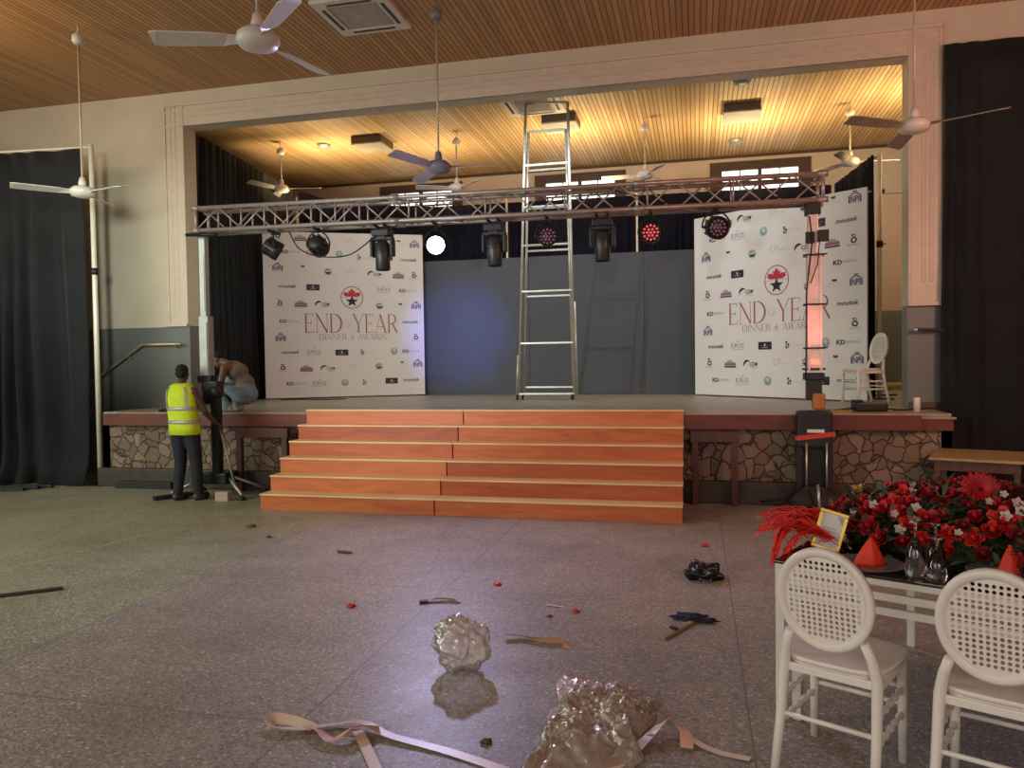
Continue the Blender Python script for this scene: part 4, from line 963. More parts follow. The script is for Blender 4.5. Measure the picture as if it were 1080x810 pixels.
wb = mat('white_petals', (.52, .46, .40), .6); yb = mat('yellow_petals', (.75, .42, .05), .6)
for i in range(20):
    u = rp_.uniform(-.9, .6); v = -rp_.uniform(.1, .95)*sqrt(1-u*u); p = mound(u, v)+V((0, -.035, .03)); blossom(p, V((rp_.uniform(-.5, .2), -1, .6)), rp_.uniform(.016, .027), wb, fl_t)
blossom(mound(-.83, .1)+V((0, -.03, .045)), V((-.3, -1, .5)), .045, yb, fl_t, 'yellow_blossom')
# big red bloom
bm = nb(); M4 = Matrix.Translation(mound(-.08, -.35)+V((0, -.03, .03))) @ along((-.1, -1, .45))
for L_ in range(4):
    for k in range(16):
        a = k*2*pi/16+L_*.2; r_ = .085*(1-.18*L_); leaf(bm, M4 @ V((cos(a)*.01, sin(a)*.01, L_*.006)), (M4.to_3x3() @ V((cos(a), sin(a), .12+L_*.3))), M4.to_3x3() @ V((0, 0, 1)), r_, .026)
obj('large_bloom', bm, redm[0], fl_t, recalc=False)

# red feather fronds hanging over the left end of the table
t = thing('feather_spray', 'spray of bright red feathers spilling over the left table end', 'feathers', tp(.05, .45, TZ))
fm = mat('red_feather', (.85, .035, .022), .6, 0, .2, 30)
rf = random.Random(5)
for k in range(24):
    base = tp(.10+rf.uniform(-.06, .12), .22+rf.uniform(-.10, .50), TZ+.035+rf.uniform(0, .03)); out = (-tx*rf.uniform(.7, 1.1)+ty*rf.uniform(-.75, .45)).normalized(); L_ = rf.uniform(.27, .40); drop = rf.uniform(.4, 1.9) if k < 9 else rf.uniform(-.05, .3)
    bm = nb(); pts = []
    for i in range(11):
        s = i/10; pts.append(base+out*(L_*s*(1-.25*s*max(0, drop)))+V((0, 0, L_*(.22*sin(s*pi*.8)-.55*max(0, s-.35)**1.4*drop))))
    tube(bm, pts, .0022, 5)
    for i in range(2, 11):
        for rep in range(4):
            for s_ in (-1, 1):
                p = pts[i-1].lerp(pts[i], rep/4); d_ = (pts[i]-pts[i-1]).normalized(); sd = d_.cross(V((0, 0, 1))).normalized()*s_
                leaf(bm, p, d_*.9+sd*rf.uniform(.6, 1.1)+V((0, 0, rf.uniform(-.5, .5))), V((0, 0, 1)), .060*(1-.035*i)*rf.uniform(.7, 1.2), .015)
    obj('feather', bm, fm, t, recalc=False)

# gold photo frame
def rotated_thing_frame():
    c = tp(.12, .31, TZ+.003); t = thing('picture_frame', 'small gold frame holding a white card beside the red feathers', 'frame', c)
    M4 = Matrix.Translation(c) @ Matrix.Rotation(radians(-8), 4, 'Z') @ Matrix.Rotation(radians(-14), 4, 'X') @ Matrix.Rotation(radians(15), 4, 'Y')
    w, h, b = .125, .185, .016
    bm = nb()
    for x0, x1, z0, z1 in ((-w/2, w/2, 0, b), (-w/2, w/2, h-b, h), (-w/2, -w/2+b, b, h-b), (w/2-b, w/2, b, h-b)): bx(bm, x0, x1, -.008, .008, z0, z1, .003)
    bm.transform(M4); obj('gold_moulding', bm, mat('gold', (.85, .62, .14), .3, .5), t)
    bm = nb(); bx(bm, -w/2+b-.002, w/2-b+.002, 0, .005, b-.002, h-b+.002); bm.transform(M4); obj('card', bm, mat('card_pale', (.62, .66, .68), .4), t)
    bm = nb(); m5 = M4 @ Matrix.Translation((0, -.0035, 0)) @ Matrix.Rotation(radians(90), 4, 'X')
    for i, (q, l) in enumerate(((.10, .05), (.085, .06), (.07, .035))): rc(bm, m5, -l/2-.005, q, l/2-.005, q+.004, 0)
    pg(bm, m5, [(.015, .165), (.05, .165), (.05, .12), (.035, .14)], 0); obj('card_print', bm, inkg, t, recalc=False)
    bm = nb(); bx(bm, -.02, .02, .006, .010, .0, .12); bm.transform(M4 @ Matrix.Translation((0, .02, 0)) @ Matrix.Rotation(radians(-20), 4, 'X')); obj('easel_back', bm, blk, t)
rotated_thing_frame()

# napkins on glass plates
napm = mat('red_napkin', (.78, .045, .018), .6, 0, .12, 20)
def napkin(u, v, lab, labp, h=.115, w=.065):
    c = tp(u, v, TZ+.001)
    bm = nb(); lathe(bm, [(0, 0), (.10, 0), (.145, .012), (.15, .016), (.142, .017), (.10, .006), (0, .005)], c, 36); tag(obj('glass_plate', bm, mat('clear_glass_plate', (.8, .8, .82), .08, trans=.8), None), labp, 'plate')
    bm = nb(); n = 20; rings = []; c2 = c+V((0, 0, .0065))
    for s in (0, .12, .35, .6, .8, .95):
        rings.append([bm.verts.new(c2+V((cos(2*pi*i/n)*w*(1-s)**.72*(1+.16*cos(3*2*pi*i/n+s))+.012*s, sin(2*pi*i/n)*w*.55*(1-s)**.8*(1+.22*sin(4*2*pi*i/n)), h*s+.006*s*sin(i*1.7)))) for i in range(n)])
    for i in range(len(rings)-1): bridge(bm, rings[i], rings[i+1])
    tpv = bm.verts.new(c2+V((.004, 0, h)))
    for i in range(n): bm.faces.new((rings[-1][i], rings[-1][(i+1) % n], tpv))
    bm.faces.new(rings[0][::-1]); tag(obj('napkin', bm, napm), lab, 'napkin')
napkin(.352, .135, 'red folded napkin cone between the two chairs beside the glasses', 'clear glass plate under the red napkin by the gold frame')
napkin(.84, .30, 'red folded napkin standing behind the right edge chair', 'clear glass plate under the napkin at the right edge', .12, .045)
gls = mat('clear_glass', (.95, .95, .96), .03, trans=1.0, var=0)
def goblet(u, v, h, lab):
    c = tp(u, v, TZ+.001); bm = nb()    # stands upside down on its rim
    lathe(bm, [(.034, 0), (.038, .03*h/.2), (.036, .09*h/.2), (.018, .125*h/.2), (.005, .14*h/.2), (.0045, .188*h/.2), (.012, .194*h/.2), (.034, .199*h/.2), (.034, .2*h/.2), (0, .202*h/.2)], c, 24)
    lathe(bm, [(.0325, 0), (.0362, .03*h/.2), (.034, .088*h/.2), (.015, .119*h/.2), (0, .124*h/.2)], c, 24)
    tag(obj('wine_glass', bm, gls), lab, 'glass')
goblet(.552, .063, .24, 'tallest upturned stem glass in front of the roses')
goblet(.63, .06, .17, 'shorter upturned stem glass right of the tall one')
goblet(.60, .20, .20, 'upturned stem glass standing behind the other two')
# round candle holder with pale top behind flowers
bm = nb(); lathe(bm, [(0, 0), (.045, 0), (.05, .02), (.012, .05), (.012, .26), (.05, .30), (.055, .36), (0, .36)], tp(.98, .98, TZ+.001), 20); tag(obj('candle_stand', bm, white), 'pale round candle stand rising from the back of the roses', 'candle')

# ------------------------------------------------------------------ low bench at right
t = thing('low_table', 'low tan-topped wooden table standing between the stage and the red roses', 'table', (2.68, 8.36, 0))
benchm = m_wood('tan_board', (.30, .20, .09), (.42, .29, .14), (1, 9, 9), .45)
BR = radians(-20)
bm = nb(); box(bm, (2.68, 8.36, .637), (.78, .88, .026), BR, .004); obj('top_board', bm, benchm, t)
bm = nb(); box(bm, (2.68, 8.36, .574), (.70, .80, .10), BR, .004); obj('frame', bm, darkred, t)
for sx in (-1, 1):
    for sy in (-1, 1):
        p = Matrix.Rotation(BR, 3, 'Z') @ V((sx*.32, sy*.37, 0)); bm = nb(); box(bm, (2.68+p.x, 8.36+p.y, .262), (.05, .05, .524), BR, .004); obj('leg', bm, darkred, t)

# ------------------------------------------------------------------ things on the stage
bm = nb(); box(bm, (1.88, 9.30, ZS+.055), (.34, .22, .10), .1, .02); box(bm, (1.88, 9.19, ZS+.06), (.26, .02, .05), .1); box(bm, (1.74, 9.22, ZS+.12), (.10, .08, .03), .3, .01); tag(obj('power_box', bm, blk), 'black power box lying on the stage edge right of the tower', 'box')
cable([(1.30, 9.25, ZS+.012), (1.55, 9.33, ZS+.012), (1.72, 9.28, ZS+.04)], .012, 'black cable between the right tower and the power box')
cable([(2.03, 9.33, ZS+.04), (2.2, 9.42, ZS+.010), (2.5, 9.62, ZS+.010), (2.75, 9.72, ZS+.010)], .009, 'black cable running from the power box to the right wall')
bm = nb(); tube(bm, [(1.36, 9.15, ZS+.015), (1.52, 9.13, ZS+.012), (1.66, 9.2, ZS+.012)], .012, 6); tag(obj('cable', bm, mat('yellow_cable', (.5, .33, .08), .5)), 'yellow cable end beside the right tower', 'cable')
bm = nb(); lathe(bm, [(0, 0), (.035, 0), (.035, .155), (.03, .16), (0, .16)], (2.33, 9.15, ZS+.0015), 14); tag(obj('short_post', bm, white), 'short pale post at the right end of the stage lip', 'post')
bm = nb(); box(bm, (3.6, 15.2, ZS+.11), (1.3, .25, .05), radians(28), .004); box(bm, (3.6, 15.25, ZS+.04), (1.1, .3, .08), radians(24)); tag(obj('timber_plank', bm, m_wood('yellow_plank', (.55, .38, .10), (.70, .52, .18), (3, 9, 9))), 'yellow plank lying on the stage floor by the back wall', 'plank')
bm = nb(); tube(bm, [(2.25, 12.6, ZS+.02), (3.0, 12.9, ZS+.02)], .014, 6); tag(obj('metal_bar', bm, blk), 'thin dark bar lying behind the stage chair', 'bar')
cable([(-7.05, 8.96, ZS+.015), (-6.95, 9.08, ZS+.03), (-6.7, 9.10, ZS+.05), (-6.55, 9.0, ZS+.03), (-6.75, 8.93, ZS+.02), (-6.98, 8.97, ZS+.02)], .022, 'coil of black cable on the stage edge left of the vest worker')
cable([(-7.0, 12.0, ZS+.01), (-6.6, 12.15, ZS+.012), (-6.3, 12.05, ZS+.01), (-5.9, 12.25, ZS+.01)], .010, 'dark cable on the stage floor before the left banner')

# ------------------------------------------------------------------ dark bars and tools by the left tower
def bar(p, q, w, h, lab, m=blk, name='metal_bar', cat='bar'):
    p, q = V(p), V(q); d_ = q-p; a = math.atan2(d_.y, d_.x); bm = nb(); box(bm, (p+q)/2+V((0, 0, h/2)), (d_.length, w, h), a, .004)
    return tag(obj(name, bm, m), lab, cat)
bar((-6.40, 8.00, 0), (-6.15, 8.42, 0), .10, .05, 'black bar lying at the feet of the vest worker')
bar((-7.60, 8.78, 0), (-6.75, 8.80, 0), .08, .09, 'long black bar lying against the stage plinth')
for k in range(3):
    bar((-9.9+.12*k, 8.02+.16*k, 0), (-8.68+.09*k, 8.36+.14*k, 0), .06, .045, ('nearest of the black bars lying below the far left drape', 'middle of the black bars lying below the far left drape', 'farthest of the black bars lying below the far left drape')[k])
bar((-5.62, 8.12, 0), (-5.47, 8.15, 0), .10, .11, 'small pale block beside the foot of the left tower', m_wood('pale_block', (.40, .30, .22), (.5, .4, .3)), 'wood_block', 'block')

# ------------------------------------------------------------------ floor litter
film = m_plastic_film()
from mathutils import noise as mn
def crumple(name, c, s, seed, lab, amp=.28, rz=0, flat=False, sub=5):
    bm = nb(); bmesh.ops.create_icosphere(bm, subdivisions=sub, radius=1); rv = V((seed*3.1, seed*1.7, seed))
    for v in bm.verts:
        p = v.co.copy(); n1 = mn.noise(p*1.1+rv); n2 = mn.noise(p*2.2+rv*2); rg = 1-abs(mn.noise(p*2.4+rv*3))*2; r3 = 1-abs(mn.noise(p*5.5+rv))*2.5
        k = 1+amp*(1.1*n1+.5*n2)+amp*.75*rg+amp*.24*r3
        q = p*k; q = V((q.x*s[0], q.y*s[1], q.z*s[2])); v.co = q
    bm.transform(Matrix.Rotation(rz, 4, 'Z'))
    zm = min(v.co.z for v in bm.verts)
    for v in bm.verts: v.co += V(c)+V((0, 0, -zm*.86)); v.co.z = max(v.co.z, .003+.002*mn.noise(v.co*30))
    for f in bm.faces: f.smooth = True
    o = obj(name, bm, film); tag(o, lab, 'plastic bag'); return o
crumple('plastic_bag', (-1.21, 3.82, 0), (.112, .105, .122), 2, 'crumpled clear plastic bag standing upright on the floor')
# big spread film
def sheet():
    bm = nb(); n = 110; g = []; rv = V((4.2, 1.1, 7))
    P4 = [V((-.70, 2.86, 0)), V((-.26, 3.02, 0)), V((-.17, 3.66, 0)), V((-.66, 3.86, 0))]
    for i in range(n+1):
        r_ = []
        for j in range(n+1):
            u, v = i/n, j/n; p = P4[0].lerp(P4[1], u).lerp(P4[3].lerp(P4[2], u), v)
            e = min(u, 1-u, v, 1-v); q = V((p.x*6, p.y*6, 0))
            ridge = 1-abs(mn.noise(q*1.0+rv))*2.2; fine = 1-abs(mn.noise(q*2.6+rv*2))*2
            z = (min(1, e*7))*(.026+.034*max(0, ridge)+.022*fine+.014*(1-abs(mn.noise(q*5.5+rv*4))*2)+.03*mn.noise(q*.6+rv))
            off = V((mn.noise(q*.7+rv*3), mn.noise(q*.7+rv*5), 0))*.07*(1 if e < .2 else .5)
            r_.append(bm.verts.new(p+off+V((0, 0, max(.003, z)+.001))))
        g.append(r_)
    for i in range(n):
        for j in range(n): f = bm.faces.new((g[i][j], g[i+1][j], g[i+1][j+1], g[i][j+1])); f.smooth = True
    o = obj('plastic_sheet', bm, film); tag(o, 'large crumpled clear plastic sheet on the floor at the bottom edge', 'plastic sheet'); md = o.modifiers.new('film', 'SOLIDIFY'); md.thickness = .0012
sheet()
def ribbon(pts, w, lab, m, tw=None):
    P_ = [V(p) for p in pts]; out = []; n = 8
    w *= 1.2
    for i in range(len(P_)-1):
        p0 = P_[max(i-1, 0)]; p1 = P_[i]; p2 = P_[i+1]; p3 = P_[min(i+2, len(P_)-1)]
        for k in range(n):
            s = k/n; out.append((.5*((2*p1)+(-p0+p2)*s+(2*p0-5*p1+4*p2-p3)*s*s+(-p0+3*p1-3*p2+p3)*s**3), i+s))
    out.append((P_[-1], len(P_)-1.0)); bm = nb(); pv = None
    for i, (p, s) in enumerate(out):
        a = out[max(i-1, 0)][0]; b = out[min(i+1, len(out)-1)][0]; d_ = (b-a).normalized(); sd = d_.cross(V((0, 0, 1))).normalized()
        ang = 0
        if tw:
            k = min(int(s), len(tw)-2) if len(tw) > 1 else 0; ang = tw[k]+(tw[k+1]-tw[k])*(s-k)
        nn = sd*cos(ang)+V((0, 0, 1))*sin(ang); q = [p-nn*w/2, p+nn*w/2]; lift = max(0, .002-min(q[0].z, q[1].z)); r_ = [bm.verts.new(x+V((0, 0, lift))) for x in q]
        if pv: f = bm.faces.new((pv[0], pv[1], r_[1], r_[0]))
        pv = r_
    o = obj('ribbon', bm, m, recalc=False); tag(o, lab, 'ribbon'); md = o.modifiers.new('thick', 'SOLIDIFY'); md.thickness = .0012; md.offset = 0; return o
ribm = mat('cream_ribbon', (.72, .58, .48), .35, 0, .05); ribp = mat('peach_ribbon', (.78, .46, .34), .4, 0, .06)
ribbon([(-1.66, 3.06, .012), (-1.78, 3.09, .018), (-1.87, 3.08, .024), (-1.84, 3.02, .02), (-1.70, 3.03, .02), (-1.57, 3.10, .02), (-1.45, 3.12, .03), (-1.30, 3.06, .015), (-1.0, 2.99, .008), (-.74, 2.90, .006)], .042, 'long cream ribbon looping across the bottom left floor', ribm, [.2, .5, .9, .5, .1, .3, .2, .1, 0, 0])
ribbon([(-1.72, 3.10, .012), (-1.60, 3.01, .025), (-1.52, 2.96, .02), (-1.45, 3.03, .05), (-1.36, 3.10, .03)], .045, 'short peach ribbon twist under the long cream ribbon', ribp, [.2, .5, .2, .6, .3])
ribbon([(-1.45, 3.06, .02), (-1.36, 2.95, .008), (-1.22, 2.76, .006)], .040, 'straight cream ribbon tail running off the bottom edge', ribm)
ribbon([(-.42, 2.90, .006), (-.30, 3.06, .008), (-.22, 3.24, .02), (-.16, 3.33, .05)], .042, 'cream ribbon right of the big plastic sheet', ribm, [0, 0, .2, .5])
ribbon([(-.20, 3.26, .035), (-.13, 3.36, .055), (-.06, 3.31, .04), (-.05, 3.22, .01)], .045, 'pink ribbon bow joining two strips at the bottom right', ribp, [.3, .8, .3, .1])
ribbon([(-.07, 3.33, .04), (-.01, 3.27, .015), (.08, 3.22, .006), (.20, 3.19, .006)], .030, 'cream ribbon strip lying toward the chair leg', ribm, [.5, .1, 0, 0])
ribbon([(-1.10, 4.31, .03), (-1.0, 4.33, .02), (-.88, 4.30, .012), (-.74, 4.30, .006), (-.72, 4.22, .004)], .04, 'peach ribbon trailing right of the upright plastic bag', ribp, [.4, .5, .9, 1.1, .3])
ribbon([(-1.80, 4.86, .008), (-1.72, 4.92, .02), (-1.62, 4.93, .012), (-1.56, 4.91, .004)], .035, 'small pale ribbon scrap above the upright plastic bag', ribm, [.2, .6, .7, .4])
ribbon([(-.98, 4.98, .004), (-.93, 4.96, .006), (-.86, 4.95, .003)], .014, 'tiny white paper scrap in the middle of the floor', white)
bm = nb(); box(bm, (-1.80, 4.86, .012), (.06, .04, .02), .5, .008); tag(obj('tape_scrap', bm, brownw), 'dark brown scrap beside the small pale ribbon', 'scrap')
def crump_s(name, c, s, seed, lab, m, cat, amp=.35, sub=3):
    bm = nb(); bmesh.ops.create_icosphere(bm, subdivisions=sub, radius=1); rv = V((seed*2.3, seed, seed*.7))
    for v in bm.verts:
        p = v.co.copy(); k = 1+amp*mn.noise(p*1.8+rv)*1.6+amp*.4*(1-abs(mn.noise(p*4+rv))*2); q = p*k; v.co = V((q.x*s[0], q.y*s[1], max(-.55, q.z)*s[2]))
    zm = min(v.co.z for v in bm.verts)
    for v in bm.verts: v.co += V(c)+V((0, 0, -zm))
    for f in bm.faces: f.smooth = True
    return tag(obj(name, bm, m), lab, cat)
crump_s('plastic_bag', (.04, 5.80, 0), (.115, .09, .075), 4, 'crumpled black plastic bag on the floor before the steps', mat('black_film', (.010, .010, .014), .3), 'plastic bag', .45, 4)
crump_s('rag', (-.03, 4.86, 0), (.105, .035, .022), 6, 'dark navy rag lying beside a wooden stick', mat('navy_rag', (.012, .013, .035), .7), 'rag', .7, 4)
bar((-.20, 4.48, 0), (-.04, 4.79, 0), .035, .018, 'wooden stick leaning out from the navy rag', m_wood('stick', (.26, .17, .10), (.36, .26, .16)), 'wood_stick', 'stick')
bm = nb(); box(bm, (-.14, 4.62, .026), (.022, .05, .014), .9); tag(obj('tape_scrap', bm, blk), 'dark clip on the wooden stick', 'clip')
bar((-4.86, 4.38, 0), (-4.52, 4.66, 0), .045, .02, 'dark stick lying alone on the left floor', mat('dark_stick', (.03, .028, .02), .6), 'wood_stick', 'stick')
pet = redm[2]
for i, (x, y, s_, lab) in enumerate(((-4.35, 6.84, .04, 'brown red scrap near the left foot of the steps'), (-2.25, 4.69, .028, 'red petal on the open floor left of the upright bag'), (-1.415, 5.36, .026, 'red petal above the upright bag nearest the steps'), (-.77, 4.87, .024, 'dark red petal right of the tiny white scrap'), (.057, 6.82, .03, 'red petal on the floor before the right tower'), (-.92, 4.75, .018, 'brown crumb beside the dark red petal'))):
    crump_s('petal', (x, y, 0), (s_, s_*.8, s_*.5), i+2, lab, pet if 'brown' not in lab else mat('brown_scrap', (.20, .05, .025), .6), 'petal', .5, 2)
crump_s('leaf_scrap', (-2.95, 6.04, 0), (.07, .03, .012), 9, 'dry dark leaf on the floor below the steps', mat('dry_leaf', (.08, .05, .03), .6), 'leaf', .5, 2)
crump_s('leaf_scrap', (-3.92, 6.45, 0), (.022, .02, .012), 12, 'small dark crumb left of the dry leaf', mat('dry_leaf', (.08, .05, .03), .6), 'leaf', .5, 2)
crump_s('leaf_scrap', (-.88, 3.11, 0), (.022, .02, .012), 13, 'small brown crumb left of the big plastic sheet', mat('dry_leaf', (.08, .05, .03), .6), 'leaf', .5, 2)

# ------------------------------------------------------------------ people
skin = mat('brown_skin', (.085, .042, .026), .5, 0, .1, 6); skin2 = mat('warm_brown_skin', (.15, .075, .050), .45, 0, .1, 6)
hairm = mat('black_hair', (.008, .007, .007), .8, 0, .2, 60, bump=.5, bscale=150)
def limb(bm, pts, rs, seg=10):
    pts = [V(p) for p in pts]
    tube(bm, pts, rs, seg)
    for p, r in zip(pts, rs): ell(bm, p, (r, r, r), seg=seg)
def hand(bm, w, d, up_, side=1, curl=.5, s=1.0):
    """palm + five fingers; w wrist, d pointing direction, up_ back of hand"""
    d = V(d).normalized(); up_ = V(up_); up_ = (up_-d*up_.dot(d)).normalized(); sd = d.cross(up_)*side; w = V(w)
    rot = Matrix((sd, d, up_)).transposed().to_4x4(); ell(bm, w+d*.045*s, (.038*s, .052*s, .016*s), rot, 12)
    for k, (o_, L_) in enumerate(((-.028, .062), (-.009, .074), (.010, .070), (.028, .055))):
        p0 = w+d*.085*s+sd*o_*s; d1 = (d*cos(curl*.6)-up_*sin(curl*.6)); p1 = p0+d1*L_*.5*s; d2 = (d*cos(curl*1.7)-up_*sin(curl*1.7)); p2 = p1+d2*L_*.3*s; d3 = (d*cos(curl*2.5)-up_*sin(curl*2.5)); p3 = p2+d3*L_*.25*s
        limb(bm, [p0-d*.02*s, p0, p1, p2, p3], [.0095*s, .0095*s, .0088*s, .008*s, .007*s], 7)
    q0 = w+d*.02*s-sd*.03*s; q1 = q0-sd*.025*s+d*.03*s-up_*.01*s; q2 = q1+d*.03*s-up_*.012*s; limb(bm, [q0, q1, q2], [.013*s, .011*s, .009*s], 7)
def remesh(o, vs=.012, sm=4):
    m_ = o.modifiers.new('skin', 'REMESH'); m_.mode = 'VOXEL'; m_.voxel_size = vs; m_.use_smooth_shade = True
    s_ = o.modifiers.new('smooth', 'SMOOTH'); s_.iterations = sm; s_.factor = .5
def head(bm, c, fw, s=1.0, tilt=0):
    """c centre of skull; fw facing direction"""
    fw = V(fw).normalized(); sd = fw.cross(V((0, 0, 1))).normalized(); up_ = sd.cross(fw); R3 = Matrix((sd, fw, up_)).transposed().to_4x4(); c = V(c)
    L = lambda x, y, z: c+sd*x*s+fw*y*s+up_*z*s
    ell(bm, L(0, -.008, .022), (.072*s, .092*s, .085*s), R3, 18)
    ell(bm, L(0, .02, -.045), (.058*s, .066*s, .068*s), R3, 16); ell(bm, L(0, .055, -.092), (.028*s, .026*s, .022*s), R3, 10)
    limb(bm, [L(0, .080, .005), L(0, .100, -.028)], [.009*s, .015*s], 8); ell(bm, L(0, .082, -.055), (.026*s, .012*s, .010*s), R3, 8); ell(bm, L(0, .080, -.066), (.022*s, .011*s, .008*s), R3, 8)
    ell(bm, L(0, .072, .028), (.055*s, .018*s, .010*s), R3, 10)
    for q in (-1, 1):
        ell(bm, L(q*.074, -.005, -.012), (.012*s, .020*s, .032*s), R3, 10); ell(bm, L(q*.040, .055, -.035), (.020*s, .018*s, .018*s), R3, 8)
    return L, R3
def face_bits(L, R3, s, par_):
    for q in (-1, 1):
        bm = nb(); ell(bm, L(q*.030, .078, .006), (.013*s, .009*s, .008*s), R3, 10); obj('eye', bm, mat('eye_white', (.6, .58, .55), .3), par_)

# standing worker, back to camera
px0, py0 = -6.02, 8.10
t = thing('person', 'person in yellow safety vest standing back to camera at the left tower', 'person', (px0, py0, 0))
P = lambda x, y, z: V((px0+x, py0+y, z))
bm = nb()
hp = P(.0, 0, .86); ch = P(-.045, .02, 1.22); nk = P(-.055, .05, 1.40)
ell(bm, P(.005, 0, .88), (.155, .105, .13)); ell(bm, P(-.02, .0, 1.04), (.135, .092, .16)); ell(bm, P(-.045, .015, 1.22), (.165, .105, .17)); ell(bm, P(-.05, .02, 1.33), (.165, .075, .07))
limb(bm, [P(-.055, .03, 1.36), P(-.075, .075, 1.46)], [.058, .050])
for s_ in (-1, 1): ell(bm, P(-.045+s_*.165, .02, 1.31), (.06, .06, .065))
limb(bm, [P(-.21, .02, 1.31), P(-.235, .10, 1.08), P(-.13, .29, 1.12)], [.052, .042, .028]); hand(bm, P(-.13, .29, 1.12), (.35, .8, .1), (0, -.1, 1), 1, .5)
limb(bm, [P(.12, .02, 1.31), P(.215, .08, 1.08), P(.25, .24, .92)], [.052, .042, .028]); hand(bm, P(.25, .24, .92), (.1, .7, -.3), (.2, 0, 1), -1, .5)
limb(bm, [P(-.09, 0, .84), P(-.085, .02, .47), P(-.10, -.03, .10)], [.088, .058, .040]); limb(bm, [P(.09, .0, .84), P(.12, .03, .47), P(.14, .03, .10)], [.088, .058, .040])
for x, y in ((-.10, -.03), (.14, .03)): limb(bm, [P(x, y-.02, .045), P(x+.01, y+.13, .04)], [.038, .032])
L, R3 = head(bm, P(-.085, .095, 1.535), (-.25, 1, -.22), .96)
body = obj('body', bm, skin, t); remesh(body, .010)
face_bits(L, R3, .96, body)
bm = nb(); ell(bm, L(0, -.022, .034), (.077*.96, .092*.96, .082*.96), R3, 20); ell(bm, L(0, -.05, -.01), (.068*.96, .060*.96, .065*.96), R3, 16); obj('hair', bm, hairm, t)
bm = nb(); trous = mat('dark_navy_trousers', (.012, .014, .026), .8, 0, .2)
ell(bm, P(.005, 0, .885), (.168, .118, .10)); limb(bm, [P(-.09, 0, .84), P(-.085, .02, .47), P(-.10, -.03, .085)], [.105, .075, .060]); limb(bm, [P(.09, .0, .84), P(.12, .03, .47), P(.14, .03, .085)], [.105, .075, .060])
o = obj('trousers', bm, trous, t); remesh(o, .013, 3)
for x, y in ((-.10, -.03), (.14, .03)):
    bm = nb(); limb(bm, [P(x, y-.035, .048), P(x+.005, y+.06, .046), P(x+.01, y+.15, .04)], [.046, .045, .038])
    for v in bm.verts: v.co.z = max(v.co.z, .004)
    obj('shoe', bm, mat('dark_shoe', (.05, .04, .035), .5), t)
# vest as a lofted shell
vest = mat('hi_vis_yellow', (.62, .78, .02), .7, 0, .06, 14, bump=.35, bscale=14, emit=None)
tape = mat('reflective_tape', (.46, .46, .42), .3, .2, .08)
def loft(bm, secs, n=28, mi=0, caps=False):
    pv = None
    for (c, a, b, q) in secs:
        rg = []
        for i in range(n):
            t_ = 2*pi*i/n; ca, sa = cos(t_), sin(t_); rg.append(bm.verts.new(V(c)+V(((abs(ca)**.8)*(1 if ca > 0 else -1)*a, (abs(sa)**.8)*(1 if sa > 0 else -1)*b+0, q*ca))))
        if pv: bridge(bm, pv, rg, mi)
        pv = rg
S_ = [(P(.01, .0, .80), .185, .135), (P(.0, 0, .90), .182, .13), (P(-.015, 0, 1.0), .172, .122), (P(-.03, .005, 1.12), .178, .122), (P(-.042, .012, 1.24), .190, .122), (P(-.048, .018, 1.33), .180, .105), (P(-.052, .025, 1.385), .135, .085), (P(-.056, .035, 1.415), .075, .07)]
bm = nb(); loft(bm, [(c, a, b, 0) for c, a, b in S_]); ve = o = obj('safety_vest', bm, vest, t); md = o.modifiers.new('cloth', 'SOLIDIFY'); md.thickness = .006; md.offset = 1
def vest_at(z):
    for i in range(len(S_)-1):
        z0, z1 = S_[i][0].z, S_[i+1][0].z
        if z0 <= z <= z1: k = (z-z0)/(z1-z0); return S_[i][0].lerp(S_[i+1][0], k), S_[i][1]*(1-k)+S_[i+1][1]*k, S_[i][2]*(1-k)+S_[i+1][2]*k
for z in (.955, 1.115):
    bm = nb(); s0 = vest_at(z-.022); s1 = vest_at(z+.022); loft(bm, [(s0[0], s0[1]+.010, s0[2]+.010, 0), (s1[0], s1[1]+.010, s1[2]+.010, 0)]); o = obj('reflective_band', bm, tape, ve); md = o.modifiers.new('c', 'SOLIDIFY'); md.thickness = .003
for s_ in (-1, 1):
    bm = nb(); pv = None
    for z in (1.13, 1.2, 1.27, 1.33, 1.375):
        c, a, b = vest_at(z); p = []
        for w in (.66, .82):
            xx = w*a*.98*s_; yy = -(b+.012)*max(.0, 1-abs(w)**2.5)**.4; p.append(bm.verts.new(c+V((xx, yy-.006, 0))))
        if pv: bm.faces.new((pv[0], pv[1], p[1], p[0]))
        pv = p
    o = obj('reflective_strap', bm, tape, ve, recalc=False); md = o.modifiers.new('c', 'SOLIDIFY'); md.thickness = .003

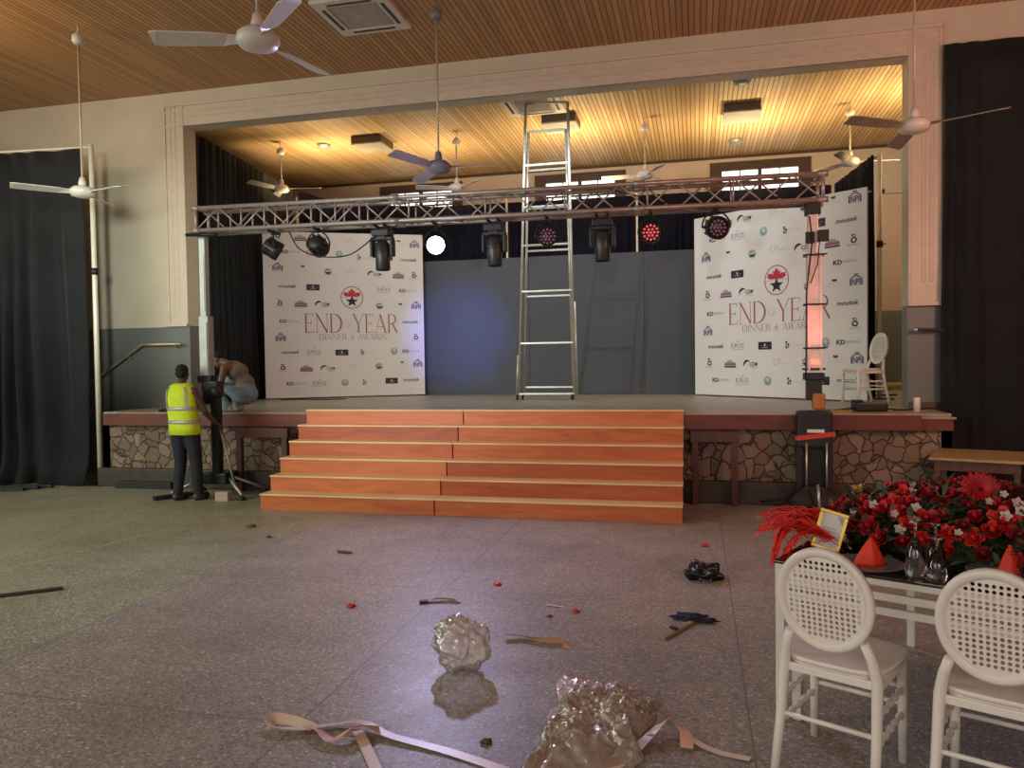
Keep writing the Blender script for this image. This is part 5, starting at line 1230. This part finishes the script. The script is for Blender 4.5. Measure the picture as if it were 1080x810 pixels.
# squatting worker on the stage edge
qx, qy = -5.92, 9.03
t = thing('person', 'person in light jeans squatting on the stage edge behind the left mast', 'person', (qx, qy, ZS))
P = lambda x, y, z: V((qx+x, qy+y, ZS+z))
bm = nb()
ell(bm, P(.12, .05, .24), (.14, .14, .12)); ell(bm, P(.085, .04, .38), (.12, .135, .13)); ell(bm, P(.0, .02, .54), (.125, .165, .12), Matrix.Rotation(radians(-35), 4, 'Y')); ell(bm, P(-.05, .0, .60), (.10, .175, .07), Matrix.Rotation(radians(-35), 4, 'Y'))
limb(bm, [P(-.08, 0, .62), P(-.17, -.01, .655)], [.055, .050])
for s_, ex in ((-1, .0), (1, .03)):
    ell(bm, P(-.05, s_*.17, .585), (.06, .06, .06)); limb(bm, [P(-.05, s_*.18, .585), P(-.09, s_*.22, .34), P(-.33, s_*.10, .26)], [.050, .042, .028]); hand(bm, P(-.33, s_*.10, .26), (-.9, -.15*s_, .0), (0, 0, 1), s_, .7)
    limb(bm, [P(.10, s_*.09, .22), P(-.20, s_*.15, .40), P(-.05, s_*.13, .06)], [.088, .062, .040]); limb(bm, [P(-.03, s_*.13, .045), P(-.19, s_*.14, .035)], [.036, .030])
L, R3 = head(bm, P(-.255, -.01, .70), (-1, -.1, -.75), .96)
body = obj('body', bm, skin2, t); remesh(body, .010)
face_bits(L, R3, .96, body)
bm = nb(); ell(bm, L(0, -.022, .034), (.077*.96, .092*.96, .082*.96), R3, 20); obj('hair', bm, hairm, t)
bm = nb(); ell(bm, P(.09, .05, .36), (.135, .150, .15)); ell(bm, P(.015, .02, .53), (.132, .165, .115), Matrix.Rotation(radians(-35), 4, 'Y'))
ell(bm, P(-.02, .01, .585), (.10, .15, .07), Matrix.Rotation(radians(-35), 4, 'Y')); o = obj('vest_top', bm, mat('dusty_grey_top', (.19, .155, .15), .8, 0, .15), t); remesh(o, .012, 5)
bm = nb(); ell(bm, P(.11, .05, .235), (.158, .165, .145)); ell(bm, P(.10, .045, .33), (.135, .155, .10))
for s_ in (-1, 1): limb(bm, [P(.10, s_*.09, .22), P(-.20, s_*.15, .40), P(-.06, s_*.13, .09)], [.105, .078, .062])
o = obj('jeans', bm, mat('light_denim', (.20, .27, .36), .8, 0, .3, 12), t); remesh(o, .012, 4)
for s_ in (-1, 1):
    bm = nb(); limb(bm, [P(-.01, s_*.13, .048), P(-.10, s_*.135, .046), P(-.20, s_*.14, .040)], [.046, .045, .038])
    for v in bm.verts: v.co.z = max(v.co.z, ZS+.003)
    obj('shoe', bm, mat('grey_shoe', (.35, .32, .30), .5), t)
